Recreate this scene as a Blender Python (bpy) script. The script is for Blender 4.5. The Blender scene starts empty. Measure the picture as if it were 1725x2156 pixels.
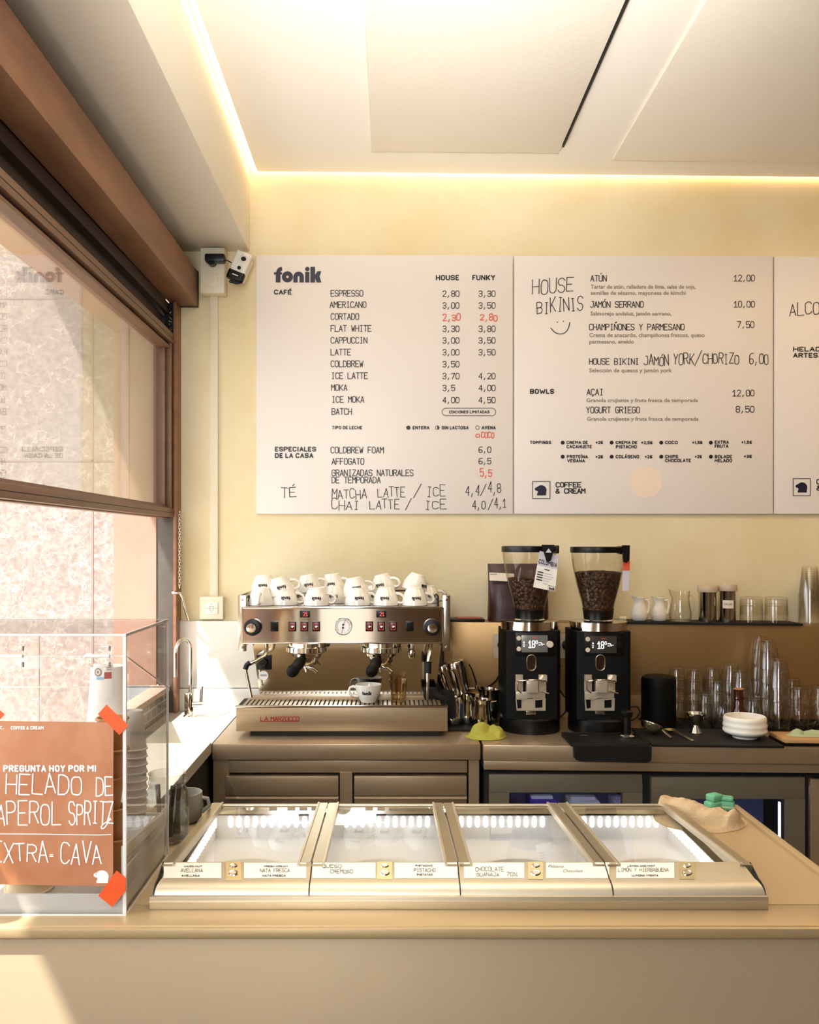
import bpy, bmesh, math, random
from mathutils import Vector, Matrix, noise
random.seed(7)
PI = math.pi
S = bpy.context.scene
COL = S.collection

# ------------------------------------------------------------------ camera, world, sun, lights, exposure
F, CX, CY, CAMZ = 1900.0, 820.0, 1140.0, 1.53          # pixel focal length and vanishing point of the 1725x2156 frame
cam = bpy.data.cameras.new('camera')
cam.sensor_fit = 'VERTICAL'; cam.sensor_height = 36.0; cam.sensor_width = 28.8
cam.lens = 36.0 * F / 2156.0
cam.shift_x = (862.5 - CX) / 2156.0; cam.shift_y = (CY - 1078.0) / 2156.0
cam.clip_start = 0.05; cam.clip_end = 200
camo = bpy.data.objects.new('camera', cam); COL.objects.link(camo)
camo.location = (0, 0, CAMZ); camo.rotation_euler = (PI / 2, 0, 0)
S.camera = camo
S.view_settings.view_transform = 'Standard'; S.view_settings.look = 'None'
S.view_settings.gamma = 1.0; S.view_settings.use_curve_mapping = False
S.view_settings.exposure = 0.2
S.cycles.max_bounces = 10; S.cycles.diffuse_bounces = 4; S.cycles.glossy_bounces = 5
S.cycles.transmission_bounces = 8; S.cycles.transparent_max_bounces = 48
S.cycles.caustics_reflective = False; S.cycles.caustics_refractive = False
S.cycles.sample_clamp_indirect = 6.0

wd = bpy.data.worlds.new('sky'); S.world = wd; wd.use_nodes = True
bg = wd.node_tree.nodes['Background']
bg.inputs[0].default_value = (0.86, 0.93, 1.0, 1); bg.inputs[1].default_value = 4.2

def lamp(name, kind, loc, energy, color, direction=None, size=None, sizey=None, angle=None, blend=None, spot=None):
    l = bpy.data.lights.new(name, kind); l.energy = energy; l.color = color
    if size and kind == 'AREA':
        l.size = size
        if sizey: l.shape = 'RECTANGLE'; l.size_y = sizey
    if size and kind in ('POINT', 'SPOT'): l.shadow_soft_size = size
    if angle is not None: l.angle = angle
    if spot: l.spot_size = spot; l.spot_blend = blend
    o = bpy.data.objects.new(name, l); COL.objects.link(o); o.location = loc
    if direction: o.rotation_euler = Vector(direction).to_track_quat('-Z', 'Y').to_euler()
    return o
lamp('sun', 'SUN', (-4, -3, 8), 11.0, (1.0, 0.97, 0.93), (0.465, 0.40, -1.0), angle=0.009)
lamp('front_fill', 'AREA', (-0.56, -2.25, 1.3), 5, (0.97, 0.98, 1.0), (0.1, 1, 0.05), .8, 2.0)  # added fill lamp behind the camera, stands in for frontal daylight
lamp('left_fill', 'AREA', (-0.70, -0.7, 2.05), 50, (0.86, 0.94, 1.0), (0.10, 1, 0.12), 1.3, 1.0)  # added cool fill inside the room, brightens the left wall and boards
lamp('warm_fill', 'AREA', (1.9, 2.4, 2.92), 20, (1.0, 0.66, 0.30), (-0.1, .1, -1), .9, .9)  # added warm fill out of view, no fixture; lifts the right side
lamp('ceiling_fill', 'SPOT', (0.12, 0.55, 2.15), 460, (1.0, 0.96, 0.92), (0.03, 1.0, .92), 0.15, spot=1.3, blend=1.0)  # added spot out of view, makes the bright patch on the ceiling

# ------------------------------------------------------------------ helpers
def W(px, py, D): return Vector(((px - CX) * D / F, D, CAMZ - (py - CY) * D / F))
def X(px, D): return (px - CX) * D / F
def Z(py, D): return CAMZ - (py - CY) * D / F
def zdrop(x): return -0.0105 * max(0.0, x - 0.25)       # the right-hand units run very slightly downhill
def lin(h):
    h = h.lstrip('#'); c = [int(h[i:i + 2], 16) / 255 for i in (0, 2, 4)]
    return tuple(x / 12.92 if x <= 0.04045 else ((x + 0.055) / 1.055) ** 2.4 for x in c) + (1,)

def mat(name, col, rough=0.5, metal=0.0, var=None, bump=None, emit=None, spec=None, stretch=None, rvar=None, coat=0.0, vary=0.0):
    """procedural Principled material; var=(scale, other colour, contrast), bump=(scale, strength)"""
    m = bpy.data.materials.new(name); m.use_nodes = True
    nt = m.node_tree; N = nt.nodes; L = nt.links
    p = N['Principled BSDF']
    c = lin(col) if isinstance(col, str) else col
    p.inputs['Base Color'].default_value = c
    p.inputs['Roughness'].default_value = rough; p.inputs['Metallic'].default_value = metal
    if spec is not None: p.inputs['Specular IOR Level'].default_value = spec
    if coat: p.inputs['Coat Weight'].default_value = coat; p.inputs['Coat Roughness'].default_value = 0.05
    tc = N.new('ShaderNodeTexCoord'); mp = N.new('ShaderNodeMapping')
    L.new(tc.outputs['Object'], mp.inputs[0])
    if stretch: mp.inputs['Scale'].default_value = stretch
    if var:
        nz = N.new('ShaderNodeTexNoise'); nz.inputs['Scale'].default_value = var[0]; nz.inputs['Detail'].default_value = 6
        nz.inputs['Roughness'].default_value = 0.6
        L.new(mp.outputs[0], nz.inputs['Vector'])
        r = N.new('ShaderNodeValToRGB'); k = var[2] if len(var) > 2 else 0.2
        r.color_ramp.elements[0].position = 0.5 - k; r.color_ramp.elements[1].position = 0.5 + k
        r.color_ramp.elements[0].color = lin(var[1]) if isinstance(var[1], str) else var[1]
        r.color_ramp.elements[1].color = c
        L.new(nz.outputs['Fac'], r.inputs[0]); L.new(r.outputs[0], p.inputs['Base Color'])
    if rvar:
        nz2 = N.new('ShaderNodeTexNoise'); nz2.inputs['Scale'].default_value = rvar[0]; nz2.inputs['Detail'].default_value = 4
        L.new(mp.outputs[0], nz2.inputs['Vector'])
        mr = N.new('ShaderNodeMapRange'); mr.inputs[3].default_value = rough - rvar[1]; mr.inputs[4].default_value = rough + rvar[1]
        L.new(nz2.outputs['Fac'], mr.inputs[0]); L.new(mr.outputs[0], p.inputs['Roughness'])
    if bump:
        nb = N.new('ShaderNodeTexNoise'); nb.inputs['Scale'].default_value = bump[0]; nb.inputs['Detail'].default_value = 5
        L.new(mp.outputs[0], nb.inputs['Vector'])
        b = N.new('ShaderNodeBump'); b.inputs['Strength'].default_value = bump[1]; b.inputs['Distance'].default_value = 0.01
        L.new(nb.outputs['Fac'], b.inputs['Height']); L.new(b.outputs[0], p.inputs['Normal'])
    if emit:
        p.inputs['Emission Color'].default_value = lin(emit[0]) if isinstance(emit[0], str) else emit[0]
        p.inputs['Emission Strength'].default_value = emit[1]
    return m

def glass(name, tint=(1, 1, 1), edge=(0.55, 0.55, 0.5), power=2.0, refl=1.0, ior=1.5, rough=0.02):
    """thin clear glass: see-through with a real Fresnel reflection and darker grazing edges"""
    m = bpy.data.materials.new(name); m.use_nodes = True
    nt = m.node_tree; N = nt.nodes; L = nt.links
    N.remove(N['Principled BSDF']); out = N['Material Output']
    tr = N.new('ShaderNodeBsdfTransparent'); gl = N.new('ShaderNodeBsdfGlossy'); gl.inputs['Roughness'].default_value = rough
    lw = N.new('ShaderNodeLayerWeight'); lw.inputs[0].default_value = 0.5
    pw = N.new('ShaderNodeMath'); pw.operation = 'POWER'; pw.inputs[1].default_value = power
    L.new(lw.outputs['Facing'], pw.inputs[0])
    mx = N.new('ShaderNodeMix'); mx.data_type = 'RGBA'
    mx.inputs[6].default_value = tuple(tint) + (1,); mx.inputs[7].default_value = tuple(edge) + (1,)
    L.new(pw.outputs[0], mx.inputs[0]); L.new(mx.outputs[2], tr.inputs[0])
    fr = N.new('ShaderNodeFresnel'); fr.inputs[0].default_value = ior
    ge = N.new('ShaderNodeNewGeometry')
    # the same thin-sheet reflectance from either side
    ic = N.new('ShaderNodeMix'); ic.data_type = 'FLOAT'; ic.inputs[2].default_value = ior; ic.inputs[3].default_value = 1.0 / ior
    ml = N.new('ShaderNodeMath'); ml.operation = 'MULTIPLY'; ml.inputs[1].default_value = refl; ml.use_clamp = True
    L.new(ge.outputs['Backfacing'], ic.inputs[0]); L.new(ic.outputs[0], fr.inputs[0])
    L.new(fr.outputs[0], ml.inputs[0])
    ms = N.new('ShaderNodeMixShader'); L.new(ml.outputs[0], ms.inputs[0]); L.new(tr.outputs[0], ms.inputs[1]); L.new(gl.outputs[0], ms.inputs[2])
    L.new(ms.outputs[0], out.inputs[0])
    return m

def frosted(name, col):
    m = bpy.data.materials.new(name); m.use_nodes = True; nt = m.node_tree; p = nt.nodes['Principled BSDF']
    p.inputs['Base Color'].default_value = lin(col); p.inputs['Roughness'].default_value = .4
    t = nt.nodes.new('ShaderNodeBsdfTranslucent'); t.inputs[0].default_value = lin(col); x = nt.nodes.new('ShaderNodeMixShader'); x.inputs[0].default_value = .5
    nt.links.new(p.outputs[0], x.inputs[1]); nt.links.new(t.outputs[0], x.inputs[2]); nt.links.new(x.outputs[0], nt.nodes['Material Output'].inputs[0]); return m
M_frost = frosted('frosted_acrylic', '#efebe4')

class MB:
    """collects geometry for ONE mesh object"""
    def __init__(s, M=None): s.v = []; s.f = []; s.m = []; s.flat = set(); s.M = M or Matrix.Identity(4)
    def add(s, vs, fs, mi=0):
        n = len(s.v); s.v += [s.M @ Vector(v) for v in vs]
        s.f += [tuple(i + n for i in f) for f in fs]; s.m += [mi] * len(fs); return s
    def box(s, x0, x1, y0, y1, z0, z1, b=0.0, mi=0, seg=2):
        vs = [(x, y, z) for x in (x0, x1) for y in (y0, y1) for z in (z0, z1)]
        fs = [(0, 1, 3, 2), (4, 6, 7, 5), (0, 4, 5, 1), (2, 3, 7, 6), (0, 2, 6, 4), (1, 5, 7, 3)]
        if b <= 0: return s.add(vs, fs, mi)
        bm = bmesh.new(); bv = [bm.verts.new(v) for v in vs]
        for f in fs: bm.faces.new([bv[i] for i in f])
        bmesh.ops.recalc_face_normals(bm, faces=list(bm.faces))
        bmesh.ops.bevel(bm, geom=list(bm.edges), offset=b, segments=seg, affect='EDGES', profile=0.6)
        bm.verts.index_update()
        n0 = len(s.f); faces_ = list(bm.faces); bm.normal_update()
        n1 = [max(range(len(faces_)), key=lambda i, d=d: faces_[i].calc_area() if faces_[i].normal.dot(Vector(d)) > .999 else 0) for d in ((1, 0, 0), (-1, 0, 0), (0, 1, 0), (0, -1, 0), (0, 0, 1), (0, 0, -1))]
        s.flat |= {n0 + i for i in n1}
        s.add([v.co.copy() for v in bm.verts], [[v.index for v in f.verts] for f in bm.faces], mi); bm.free(); return s
    def lathe(s, prof, c=(0, 0, 0), n=32, mi=0, R=None, sx=1.0, sy=1.0):
        vs = []; rings = []; c = Vector(c); R = R or Matrix.Identity(3)
        for r, z in prof:
            if r < 1e-6: rings.append([len(vs)]); vs.append(c + R @ Vector((0, 0, z)))
            else:
                rings.append(list(range(len(vs), len(vs) + n)))
                vs += [c + R @ Vector((r * sx * math.cos(2 * PI * k / n), r * sy * math.sin(2 * PI * k / n), z)) for k in range(n)]
        fs = []
        for a, b in zip(rings, rings[1:]):
            for k in range(n):
                k2 = (k + 1) % n
                if len(a) == 1 and len(b) == 1: break
                if len(a) == 1: fs.append((a[0], b[k2], b[k]))
                elif len(b) == 1: fs.append((a[k], a[k2], b[0]))
                else: fs.append((a[k], a[k2], b[k2], b[k]))
        return s.add(vs, fs, mi)
    def cyl(s, a, b, r, n=20, mi=0, r2=None):
        a = Vector(a); b = Vector(b); d = b - a
        R = d.to_track_quat('Z', 'Y').to_matrix()
        return s.lathe([(0, 0), (r, 0), (r if r2 is None else r2, d.length), (0, d.length)], a, n, mi, R)
    def tube(s, pts, r, n=10, mi=0, closed=False, flat=None):
        pts = [Vector(p) for p in pts]; m = len(pts)
        rs = r if isinstance(r, (list, tuple)) else [r] * m
        vs = []; up = None
        for i, p in enumerate(pts):
            if closed: t = pts[(i + 1) % m] - pts[i - 1]
            else: t = pts[min(i + 1, m - 1)] - pts[max(i - 1, 0)]
            t.normalize()
            if up is None:
                up = Vector((0, 0, 1)) if abs(t.z) < 0.9 else Vector((0, 1, 0))
            u = (up - t * up.dot(t)).normalized(); w = t.cross(u); up = u
            fl = flat or (1, 1)
            vs += [p + rs[i] * (fl[0] * math.cos(2 * PI * k / n) * u + fl[1] * math.sin(2 * PI * k / n) * w) for k in range(n)]
        fs = []
        for i in range(m if closed else m - 1):
            j = (i + 1) % m
            for k in range(n):
                k2 = (k + 1) % n; fs.append((i * n + k, i * n + k2, j * n + k2, j * n + k))
        if not closed: fs.append(tuple(range(n))[::-1]); fs.append(tuple((m - 1) * n + k for k in range(n)))
        return s.add(vs, fs, mi)
    def prism(s, poly, axis, a, b, mi=0):
        """extrude a 2D polygon: axis 'x' -> poly is (y,z); 'y' -> (x,z); 'z' -> (x,y)"""
        f = {'x': lambda p, t: (t, p[0], p[1]), 'y': lambda p, t: (p[0], t, p[1]), 'z': lambda p, t: (p[0], p[1], t)}[axis]
        n = len(poly); vs = [f(p, a) for p in poly] + [f(p, b) for p in poly]
        fs = [tuple(range(n))[::-1], tuple(range(n, 2 * n))] + [(i, (i + 1) % n, n + (i + 1) % n, n + i) for i in range(n)]
        return s.add(vs, fs, mi)
    def polys(s, ps, mp, mi=0):
        """flat printed shapes: ps is a list of 2D polygons, mp maps (x, y) to a point"""
        for i, p in enumerate(ps):
            vs = [Vector(mp(*q)) for q in p]; n = (vs[1] - vs[0]).cross(vs[2] - vs[1])
            if n.length < 1e-14: n = Vector((0, -1, 0))
            n.normalize()
            if n.dot(Vector((0, -1, .4))) < 0: n = -n; vs.reverse()
            s.add([v + n * (i % 53) * 5e-6 for v in vs], [tuple(range(len(p)))], mi)
        return s
    def grid(s, g, mi=0, closed_u=False):
        nu = len(g); nv = len(g[0]); vs = [p for r in g for p in r]; fs = []
        for i in range(nu if closed_u else nu - 1):
            for j in range(nv - 1):
                i2 = (i + 1) % nu; fs.append((i * nv + j, i2 * nv + j, i2 * nv + j + 1, i * nv + j + 1))
        return s.add(vs, fs, mi)

LOC = {}
def tag(o, label=None, cat=None, group=None, kind=None):
    if label: o['label'] = label
    if cat: o['category'] = cat
    if group: o['group'] = group
    if kind: o['kind'] = kind
    return o
def empty(name, label, cat, loc=(0, 0, 0), group=None, kind=None):
    o = bpy.data.objects.new(name, None); COL.objects.link(o); o.location = loc; o.empty_display_size = 0.05
    LOC[o] = Vector(loc); return tag(o, label, cat, group, kind)
def obj(name, mb, ms, parent=None, label=None, cat=None, group=None, kind=None, sharp=38, origin=None):
    me = bpy.data.meshes.new(name)
    if parent is not None: off = LOC[parent]
    elif origin is not None: off = Vector(origin)
    else:
        xs = [v.x for v in mb.v]; ys = [v.y for v in mb.v]; zs = [v.z for v in mb.v]
        off = Vector(((min(xs) + max(xs)) / 2, (min(ys) + max(ys)) / 2, min(zs)))
    me.from_pydata([v - off for v in mb.v], [], mb.f)
    for m in (ms if isinstance(ms, (list, tuple)) else [ms]): me.materials.append(m)
    me.polygons.foreach_set('material_index', mb.m)
    me.polygons.foreach_set('use_smooth', [k not in mb.flat for k in range(len(mb.f))])
    me.update(); me.set_sharp_from_angle(angle=math.radians(sharp))
    o = bpy.data.objects.new(name, me); COL.objects.link(o)
    if parent is not None: o.parent = parent; LOC[o] = off
    else: o.location = off; LOC[o] = off
    return tag(o, label, cat, group, kind)
def struct(name, mb, ms, **k): return obj(name, mb, ms, kind='structure', **k)
def dup(root, M, label, group=None):
    def cp(o, par):
        c = o.copy(); COL.objects.link(c)
        if par is not None: c.parent = par
        for ch in list(o.children): cp(ch, c)
        return c
    r = cp(root, None); r.matrix_world = M; r['label'] = label
    if group: r['group'] = group
    return r
def TR(x, y, z, rx=0, ry=0, rz=0, s=1.0):
    return Matrix.Translation((x, y, z)) @ Matrix.Rotation(rz, 4, 'Z') @ Matrix.Rotation(ry, 4, 'Y') @ Matrix.Rotation(rx, 4, 'X') @ Matrix.Scale(s, 4)
def arc(cx, cy, r, a0, a1, n=12, ry=None):
    ry = ry or r
    return [(cx + r * math.cos(math.radians(a0 + (a1 - a0) * i / n)), cy + ry * math.sin(math.radians(a0 + (a1 - a0) * i / n))) for i in range(n + 1)]
ORD = ['top', 'second', 'third', 'fourth', 'fifth', 'sixth', 'seventh', 'eighth', 'ninth', 'tenth', 'eleventh', 'twelfth', 'thirteenth', 'fourteenth', 'fifteenth', 'sixteenth', 'seventeenth', 'eighteenth']

# ------------------------------------------------------------------ lettering (all art is in picture-like units, y down)
G = {'A': '00 26 40|12 32', 'B': '00 06|~06 36 45 44 33 03|~03 33 42 41 30 00', 'C': '~45 36 16 05 01 10 30 41', 'D': '00 06|~06 26 45 41 20 00',
     'E': '40 00 06 46|03 33', 'F': '00 06 46|03 33', 'G': '~45 36 16 05 01 10 30 41 43|43 23', 'H': '00 06|40 46|03 43', 'I': '10 30|20 26|16 36',
     'J': '~46 42 41 30 10 01|26 46', 'K': '00 06|46 02|13 40', 'L': '06 00 40', 'M': '00 06 23 46 40', 'N': '00 06 40 46', 'O': '~26 16 05 01 10 30 41 45 36 26',
     'P': '00 06|~06 36 45 44 33 03', 'Q': '~26 16 05 01 10 30 41 45 36 26|21 40', 'R': '00 06|~06 36 45 44 33 03|23 40',
     'S': '~45 36 16 05 04 13 33 42 41 30 10 01', 'T': '06 46|26 20', 'U': '~06 02 01 10 30 41 42 46', 'V': '06 20 46', 'W': '06 10 24 30 46', 'X': '00 46|06 40',
     'Y': '06 23 46|23 20', 'Z': '06 46 00 40', '0': '~26 16 05 01 10 30 41 45 36 26', '1': '04 26 20|00 40', '2': '~05 16 36 45 44 00|00 40',
     '3': '~05 16 36 45 44 33 13|~13 33 42 41 30 10 01', '4': '30 36 02 42', '5': '46 06 03|~03 34 43 41 30 10 01', '6': '~46 26 05 01 10 30 41 42 33 13 02',
     '7': '06 46 10', '8': '~23 13 04 05 16 36 45 44 33 23|~23 13 02 01 10 30 41 42 33 23', '9': '~00 20 41 45 36 16 05 04 13 33 44', ',': '21 1a', '.': '20 21', '/': '0a 47',
     '+': '21 25|03 43', ':': '21 22|24 25', '=': '02 42|04 44', '-': '03 43', '%': '00 46|~06 15 04 06|~40 31 42 40', '&': '~40 14 15 26 35 34 02 01 10 30 42', ' ': '',
     'Ñ': '00 06 40 46|17 28 27 38', '!': '20 21|22 26'}
ACC = {'Á': 'A', 'É': 'E', 'Í': 'I', 'Ó': 'O', 'Ú': 'U'}
def _pt(t): return (float(t[0]), -1.0 if t[1] == 'a' else float(t[1]))
def chaikin(p, k=2):
    for _ in range(k):
        q = [p[0]]
        for a, b in zip(p, p[1:]):
            q += [(a[0] * .75 + b[0] * .25, a[1] * .75 + b[1] * .25), (a[0] * .25 + b[0] * .75, a[1] * .25 + b[1] * .75)]
        q.append(p[-1]); p = q
    return p
def glyph(c):
    add = []
    if c in ACC: add = [[(2.0, 7.0), (3.2, 8.3)]]; c = ACC[c]
    if c == 'Ç': add = [[(2, 0), (2.2, -1), (1.4, -1.4)]]; c = 'C'
    out = []
    for s in G.get(c, '').split('|'):
        if not s: continue
        sm = s[0] == '~'; p = [_pt(t) for t in s.lstrip('~').split()]
        out.append(chaikin(p) if sm else p)
    return out + add
def ribbon(line, w, sub=None, ends=True):
    """thick polyline -> convex polygons (segments + round joints)"""
    ps = []; h = w / 2
    for a, b in zip(line, line[1:]):
        dx, dy = b[0] - a[0], b[1] - a[1]; l = math.hypot(dx, dy)
        if l < 1e-9: continue
        nx, ny = -dy / l * h, dx / l * h; k = max(1, int(l / sub)) if sub else 1
        for i in range(k):
            p = (a[0] + dx * i / k, a[1] + dy * i / k); q = (a[0] + dx * (i + 1) / k, a[1] + dy * (i + 1) / k)
            ps.append([(p[0] + nx, p[1] + ny), (p[0] - nx, p[1] - ny), (q[0] - nx, q[1] - ny), (q[0] + nx, q[1] + ny)])
    for p in (line if ends else line[1:-1]):
        ps.append([(p[0] + h * math.cos(k * PI / 3), p[1] + h * math.sin(k * PI / 3)) for k in range(6)])
    return ps
def stext(t, x0, x1, base, cap, w, hand=0.0, rise=0.0, seed=0):
    """stroke lettering from x0 to x1 on a baseline; hand = looseness, rise = how far the line climbs"""
    rnd = random.Random(seed or sum(map(ord, t))); n = len(t); adv = (x1 - x0) / (n - 0.22) if n > 1 else (x1 - x0) / 0.78
    ps = []
    for i, c in enumerate(t):
        ox = x0 + i * adv; gw = adv * 0.78; k = 1 + hand * rnd.uniform(-.25, .25); rot = hand * rnd.uniform(-.16, .16); dy = hand * rnd.uniform(-.12, .12) * cap
        for st in glyph(c):
            q = []
            for x, y in st:
                u = x / 4 * gw; v = y / 6 * cap * k
                if hand: u += hand * rnd.uniform(-.04, .04) * gw; v += hand * rnd.uniform(-.03, .03) * cap
                uu = u - rot * v * 0.6; vv = v + rot * u
                q.append((ox + uu, base - vv + dy - rise * ((ox + uu - x0) / (x1 - x0))))
            ps += ribbon(q, w)
    return ps
WID = {'I': .34, 'M': 1.12, 'W': 1.25, 'E': .74, 'F': .70, 'L': .70, 'T': .80, ' ': .30, '1': .5, ',': .3, '.': .3, '+': .75, '€': .8, 'J': .7, 'Í': .34, '/': .5, '0': .75, '2': .75, '3': .75, '5': .75}
G['€'] = '~45 36 16 05 01 10 30 41|04 33|02 32'
NARROW = {'I': '20 26', '1': '14 26 20'}
def bstext(t, x0, x1, base, cap, w=None):
    """heavy grotesque capitals, spaced by letter width"""
    w = w or cap * .225; ws = [WID.get(c, .88) for c in t]; gap = .10
    tot = sum(ws) + gap * (len(t) - 1); k = (x1 - x0) / tot; x = x0; ps = []
    for c, a in zip(t, ws):
        gw = a * k; sv = G.get(c)
        if c in 'IÍ1' : G_c = [[(2.0, 0), (2.0, 6)]] if c in 'IÍ' else [[(.4, 4.4), (2.4, 6), (2.4, 0)]]
        else: G_c = glyph(c)
        if c == 'Í': G_c = G_c + [[(2.0, 7.2), (2.8, 8.3)]]
        inner = max(gw - w, .1)
        for st in G_c:
            q = [(x + w / 2 + u / 4 * inner, base - w / 2 - v / 6 * (cap - w)) for u, v in st]
            if c in 'IÍ': q = [(x + gw / 2 + (u - 2) / 4 * w * 2, y) for (u, v), (_, y) in zip(st, q)]
            r = ribbon(q, w, None, len(q) > 4 or True); ps += r
        x += gw + gap * k
    return ps
_fc = {}
def ftext(t, x0, x1, base, cap, bold=0.0, shear=0.0):
    """built-in sans lettering fitted between x0 and x1 with the given capital height"""
    key = (t, bold, shear)
    if key not in _fc:
        def mesh_of(s):
            cu = bpy.data.curves.new('lettering', 'FONT'); cu.body = s; cu.resolution_u = 2; cu.offset = bold; cu.fill_mode = 'FRONT'; cu.shear = shear
            o = bpy.data.objects.new('lettering', cu); COL.objects.link(o)
            e = o.evaluated_get(bpy.context.evaluated_depsgraph_get()); me = e.to_mesh()
            r = ([tuple(v.co[:2]) for v in me.vertices], [tuple(p.vertices) for p in me.polygons])
            e.to_mesh_clear(); bpy.data.objects.remove(o); bpy.data.curves.remove(cu); return r
        if '_H' not in _fc or _fc['_Hb'] != bold:
            hv = mesh_of('H')[0]; _fc['_H'] = max(v[1] for v in hv) - min(v[1] for v in hv); _fc['_H0'] = min(v[1] for v in hv); _fc['_Hb'] = bold
        v, f = mesh_of(t); a = min(q[0] for q in v); b = max(q[0] for q in v)
        _fc[key] = (v, f, a, b, _fc['_H'], _fc['_H0'])
    v, f, a, b, H, H0 = _fc[key]; kx = (x1 - x0) / (b - a); ky = cap / H
    return [[(x0 + (v[i][0] - a) * kx, base - (v[i][1] - H0) * ky) for i in p] for p in f]
def disc(cx, cy, r, n=24): return [[(cx + r * math.cos(2 * PI * k / n), cy + r * math.sin(2 * PI * k / n)) for k in range(n)]]
def ring(cx, cy, r, w, n=28):
    return [[(cx + q * math.cos(2 * PI * kk / n), cy + q * math.sin(2 * PI * kk / n)) for q, kk in ((r, k), (r, k + 1), (r - w, k + 1), (r - w, k))] for k in range(n)]
def rect(x0, y0, x1, y1): return [[(x0, y0), (x1, y0), (x1, y1), (x0, y1)]]
def frame2(x0, y0, x1, y1, w):
    return rect(x0, y0, x1, y0 + w) + rect(x0, y1 - w, x1, y1) + rect(x0, y0 + w, x0 + w, y1 - w) + rect(x1 - w, y0 + w, x1, y1 - w)
def fit(ps, x0, x1, base, k): return [[(x0 + a * (x1 - x0), base - b * k) for a, b in p] for p in ps]
def wordmark(sub=0.12):
    """the chunky five-letter shop sign: width about 3.05, height 1 (y up)"""
    ps = []
    ps += ribbon([(.27, 0), (.27, .55)], .30, sub, False) + ribbon([(.27, .5), (.27, .66), (.33, .8), (.42, .86), (.52, .87)], .26, sub, False) + ribbon([(0, .58), (.52, .58)], .15, sub, False)
    ps += ring(.87, .36, .36, .28, 24)
    ps += ribbon([(1.39, 0), (1.39, .36)], .28, sub, False) + ribbon([(1.79, 0), (1.79, .36)], .28, sub, False) + ring(1.59, .36, .34, .29, 24)[:12]
    ps += ribbon([(2.15, 0), (2.15, .68)], .28, sub, False) + disc(2.15, .86, .145, 16)
    ps += ribbon([(2.50, 0), (2.50, 1.0)], .30, sub, False)
    ps += [[(2.60, .40), (2.66, .22), (2.95, .40), (3.05, .72), (2.80, .72)], [(2.60, .40), (2.92, .44), (3.06, 0), (2.76, 0), (2.66, .25)]]
    return ps
def logo(x0, base, h, w=None):
    k = h; kx = (w / 3.06) if w else k
    return [[(x0 + a * kx, base - b * k) for a, b in p] for p in wordmark()]
def animal(x0, y0, x1, y1):
    """the shop's head-in-profile emblem: rounded crown, snout to the left, flat neck"""
    pts = [(.20, 0), (.96, 0), (.96, .18), (1.0, .45)] + [(.56 + .44 * math.cos(math.radians(a)), .50 + .48 * math.sin(math.radians(a))) for a in range(0, 141, 20)]
    pts += [(.10, .76), (.01, .66), (.02, .52), (.12, .45), (.24, .42), (.27, .28), (.20, .16)]
    q = [(x0 + a * (x1 - x0), y1 - b * (y1 - y0)) for a, b in pts]; c = (x0 + .6 * (x1 - x0), y1 - .4 * (y1 - y0))
    return [[c, q[i], q[(i + 1) % len(q)]] for i in range(len(q))]

# ------------------------------------------------------------------ materials
M_ceil = mat('ceiling_paint', '#f5f1e9', 0.75, var=(1.2, '#f2ece0', .3), bump=(40, .03))
M_ceil2 = mat('ceiling_panel_paint', '#f3eee3', 0.75, var=(3, '#f0e9db', .3), bump=(60, .05))
M_stucco = mat('stucco_cream', '#ecdfbd', 0.6, var=(2.2, '#dfcb99', .2), bump=(9, .06))
M_soffit = mat('soffit_paint', '#f4eee0', 0.7, var=(1.5, '#f0e8d8', .3))
M_room = mat('room_wall_paint', '#80664a', 0.7)
M_floor = mat('floor_tile_grey', '#6f6250', 0.6, var=(3, '#5e5140', .3))
M_rust = mat('brown_oxide_steel', '#986c4c', 0.5, metal=0.1, var=(6, '#744b32', .2), bump=(18, .15), stretch=(1, .5, 2.5), rvar=(6, .12))
M_sash = mat('sash_brown', '#7c5a42', 0.45, var=(6, '#684631', .3), bump=(30, .08), stretch=(3, .5, 3))
M_dkbrown = mat('dark_brown_steel', '#3c2418', 0.6, var=(4, '#2c1a12', .3))
M_groove = mat('groove_black', '#0d0a08', 0.7)
M_post = mat('post_steel', '#5d554c', 0.5, metal=0.3, var=(8, '#463f38', .3), bump=(20, .1))
M_steel = mat('brushed_steel', '#b8a283', 0.36, metal=.7, var=(3, '#ac9678', .3), rvar=(4, .06), stretch=(1, 8, 40))
M_steel_h = mat('counter_steel', '#bca587', 0.33, metal=.7, var=(2, '#b19a7c', .3), rvar=(3, .05))
M_splash = mat('splash_steel', '#b08d5f', 0.38, metal=.7, var=(2.5, '#a68456', .3), rvar=(3, .06))
M_sun_steel = mat('sunlit_steel', '#e2dccf', 0.35, metal=0.2)  # same steel as the splash, made pale: sun glare put into its colour
M_sinktop = mat('sink_steel', '#d3ccbe', 0.38, metal=0.35, rvar=(3, .05))
M_chrome = mat('polished_steel', '#d9d3c8', 0.09, metal=1.0, rvar=(5, .03))
M_chrome2 = mat('satin_chrome', '#cfc8bb', 0.2, metal=1.0)
M_panel = mat('mirror_panel', '#c9c3b8', 0.075, metal=1.0, rvar=(3, .04))
M_alu = mat('satin_aluminium', '#d2c6ae', 0.4, metal=0.9, rvar=(4, .06))
M_aluD = mat('lid_frame_metal', '#b9a988', 0.3, metal=0.9)
M_beige = mat('counter_microcement', '#c4ae8e', 0.42, metal=0.35, var=(1.8, '#b9a281', .3), bump=(70, .03))
M_beige2 = mat('counter_top_metal', '#c6ac82', 0.36, metal=0.45, var=(2, '#bda278', .3))
M_porc = mat('white_porcelain', '#efe8da', 0.12, coat=.3)
M_porcm = mat('matte_white_porcelain', '#eee6d8', 0.35)
M_black = mat('black_plastic', '#070606', 0.35, spec=.35)
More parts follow.
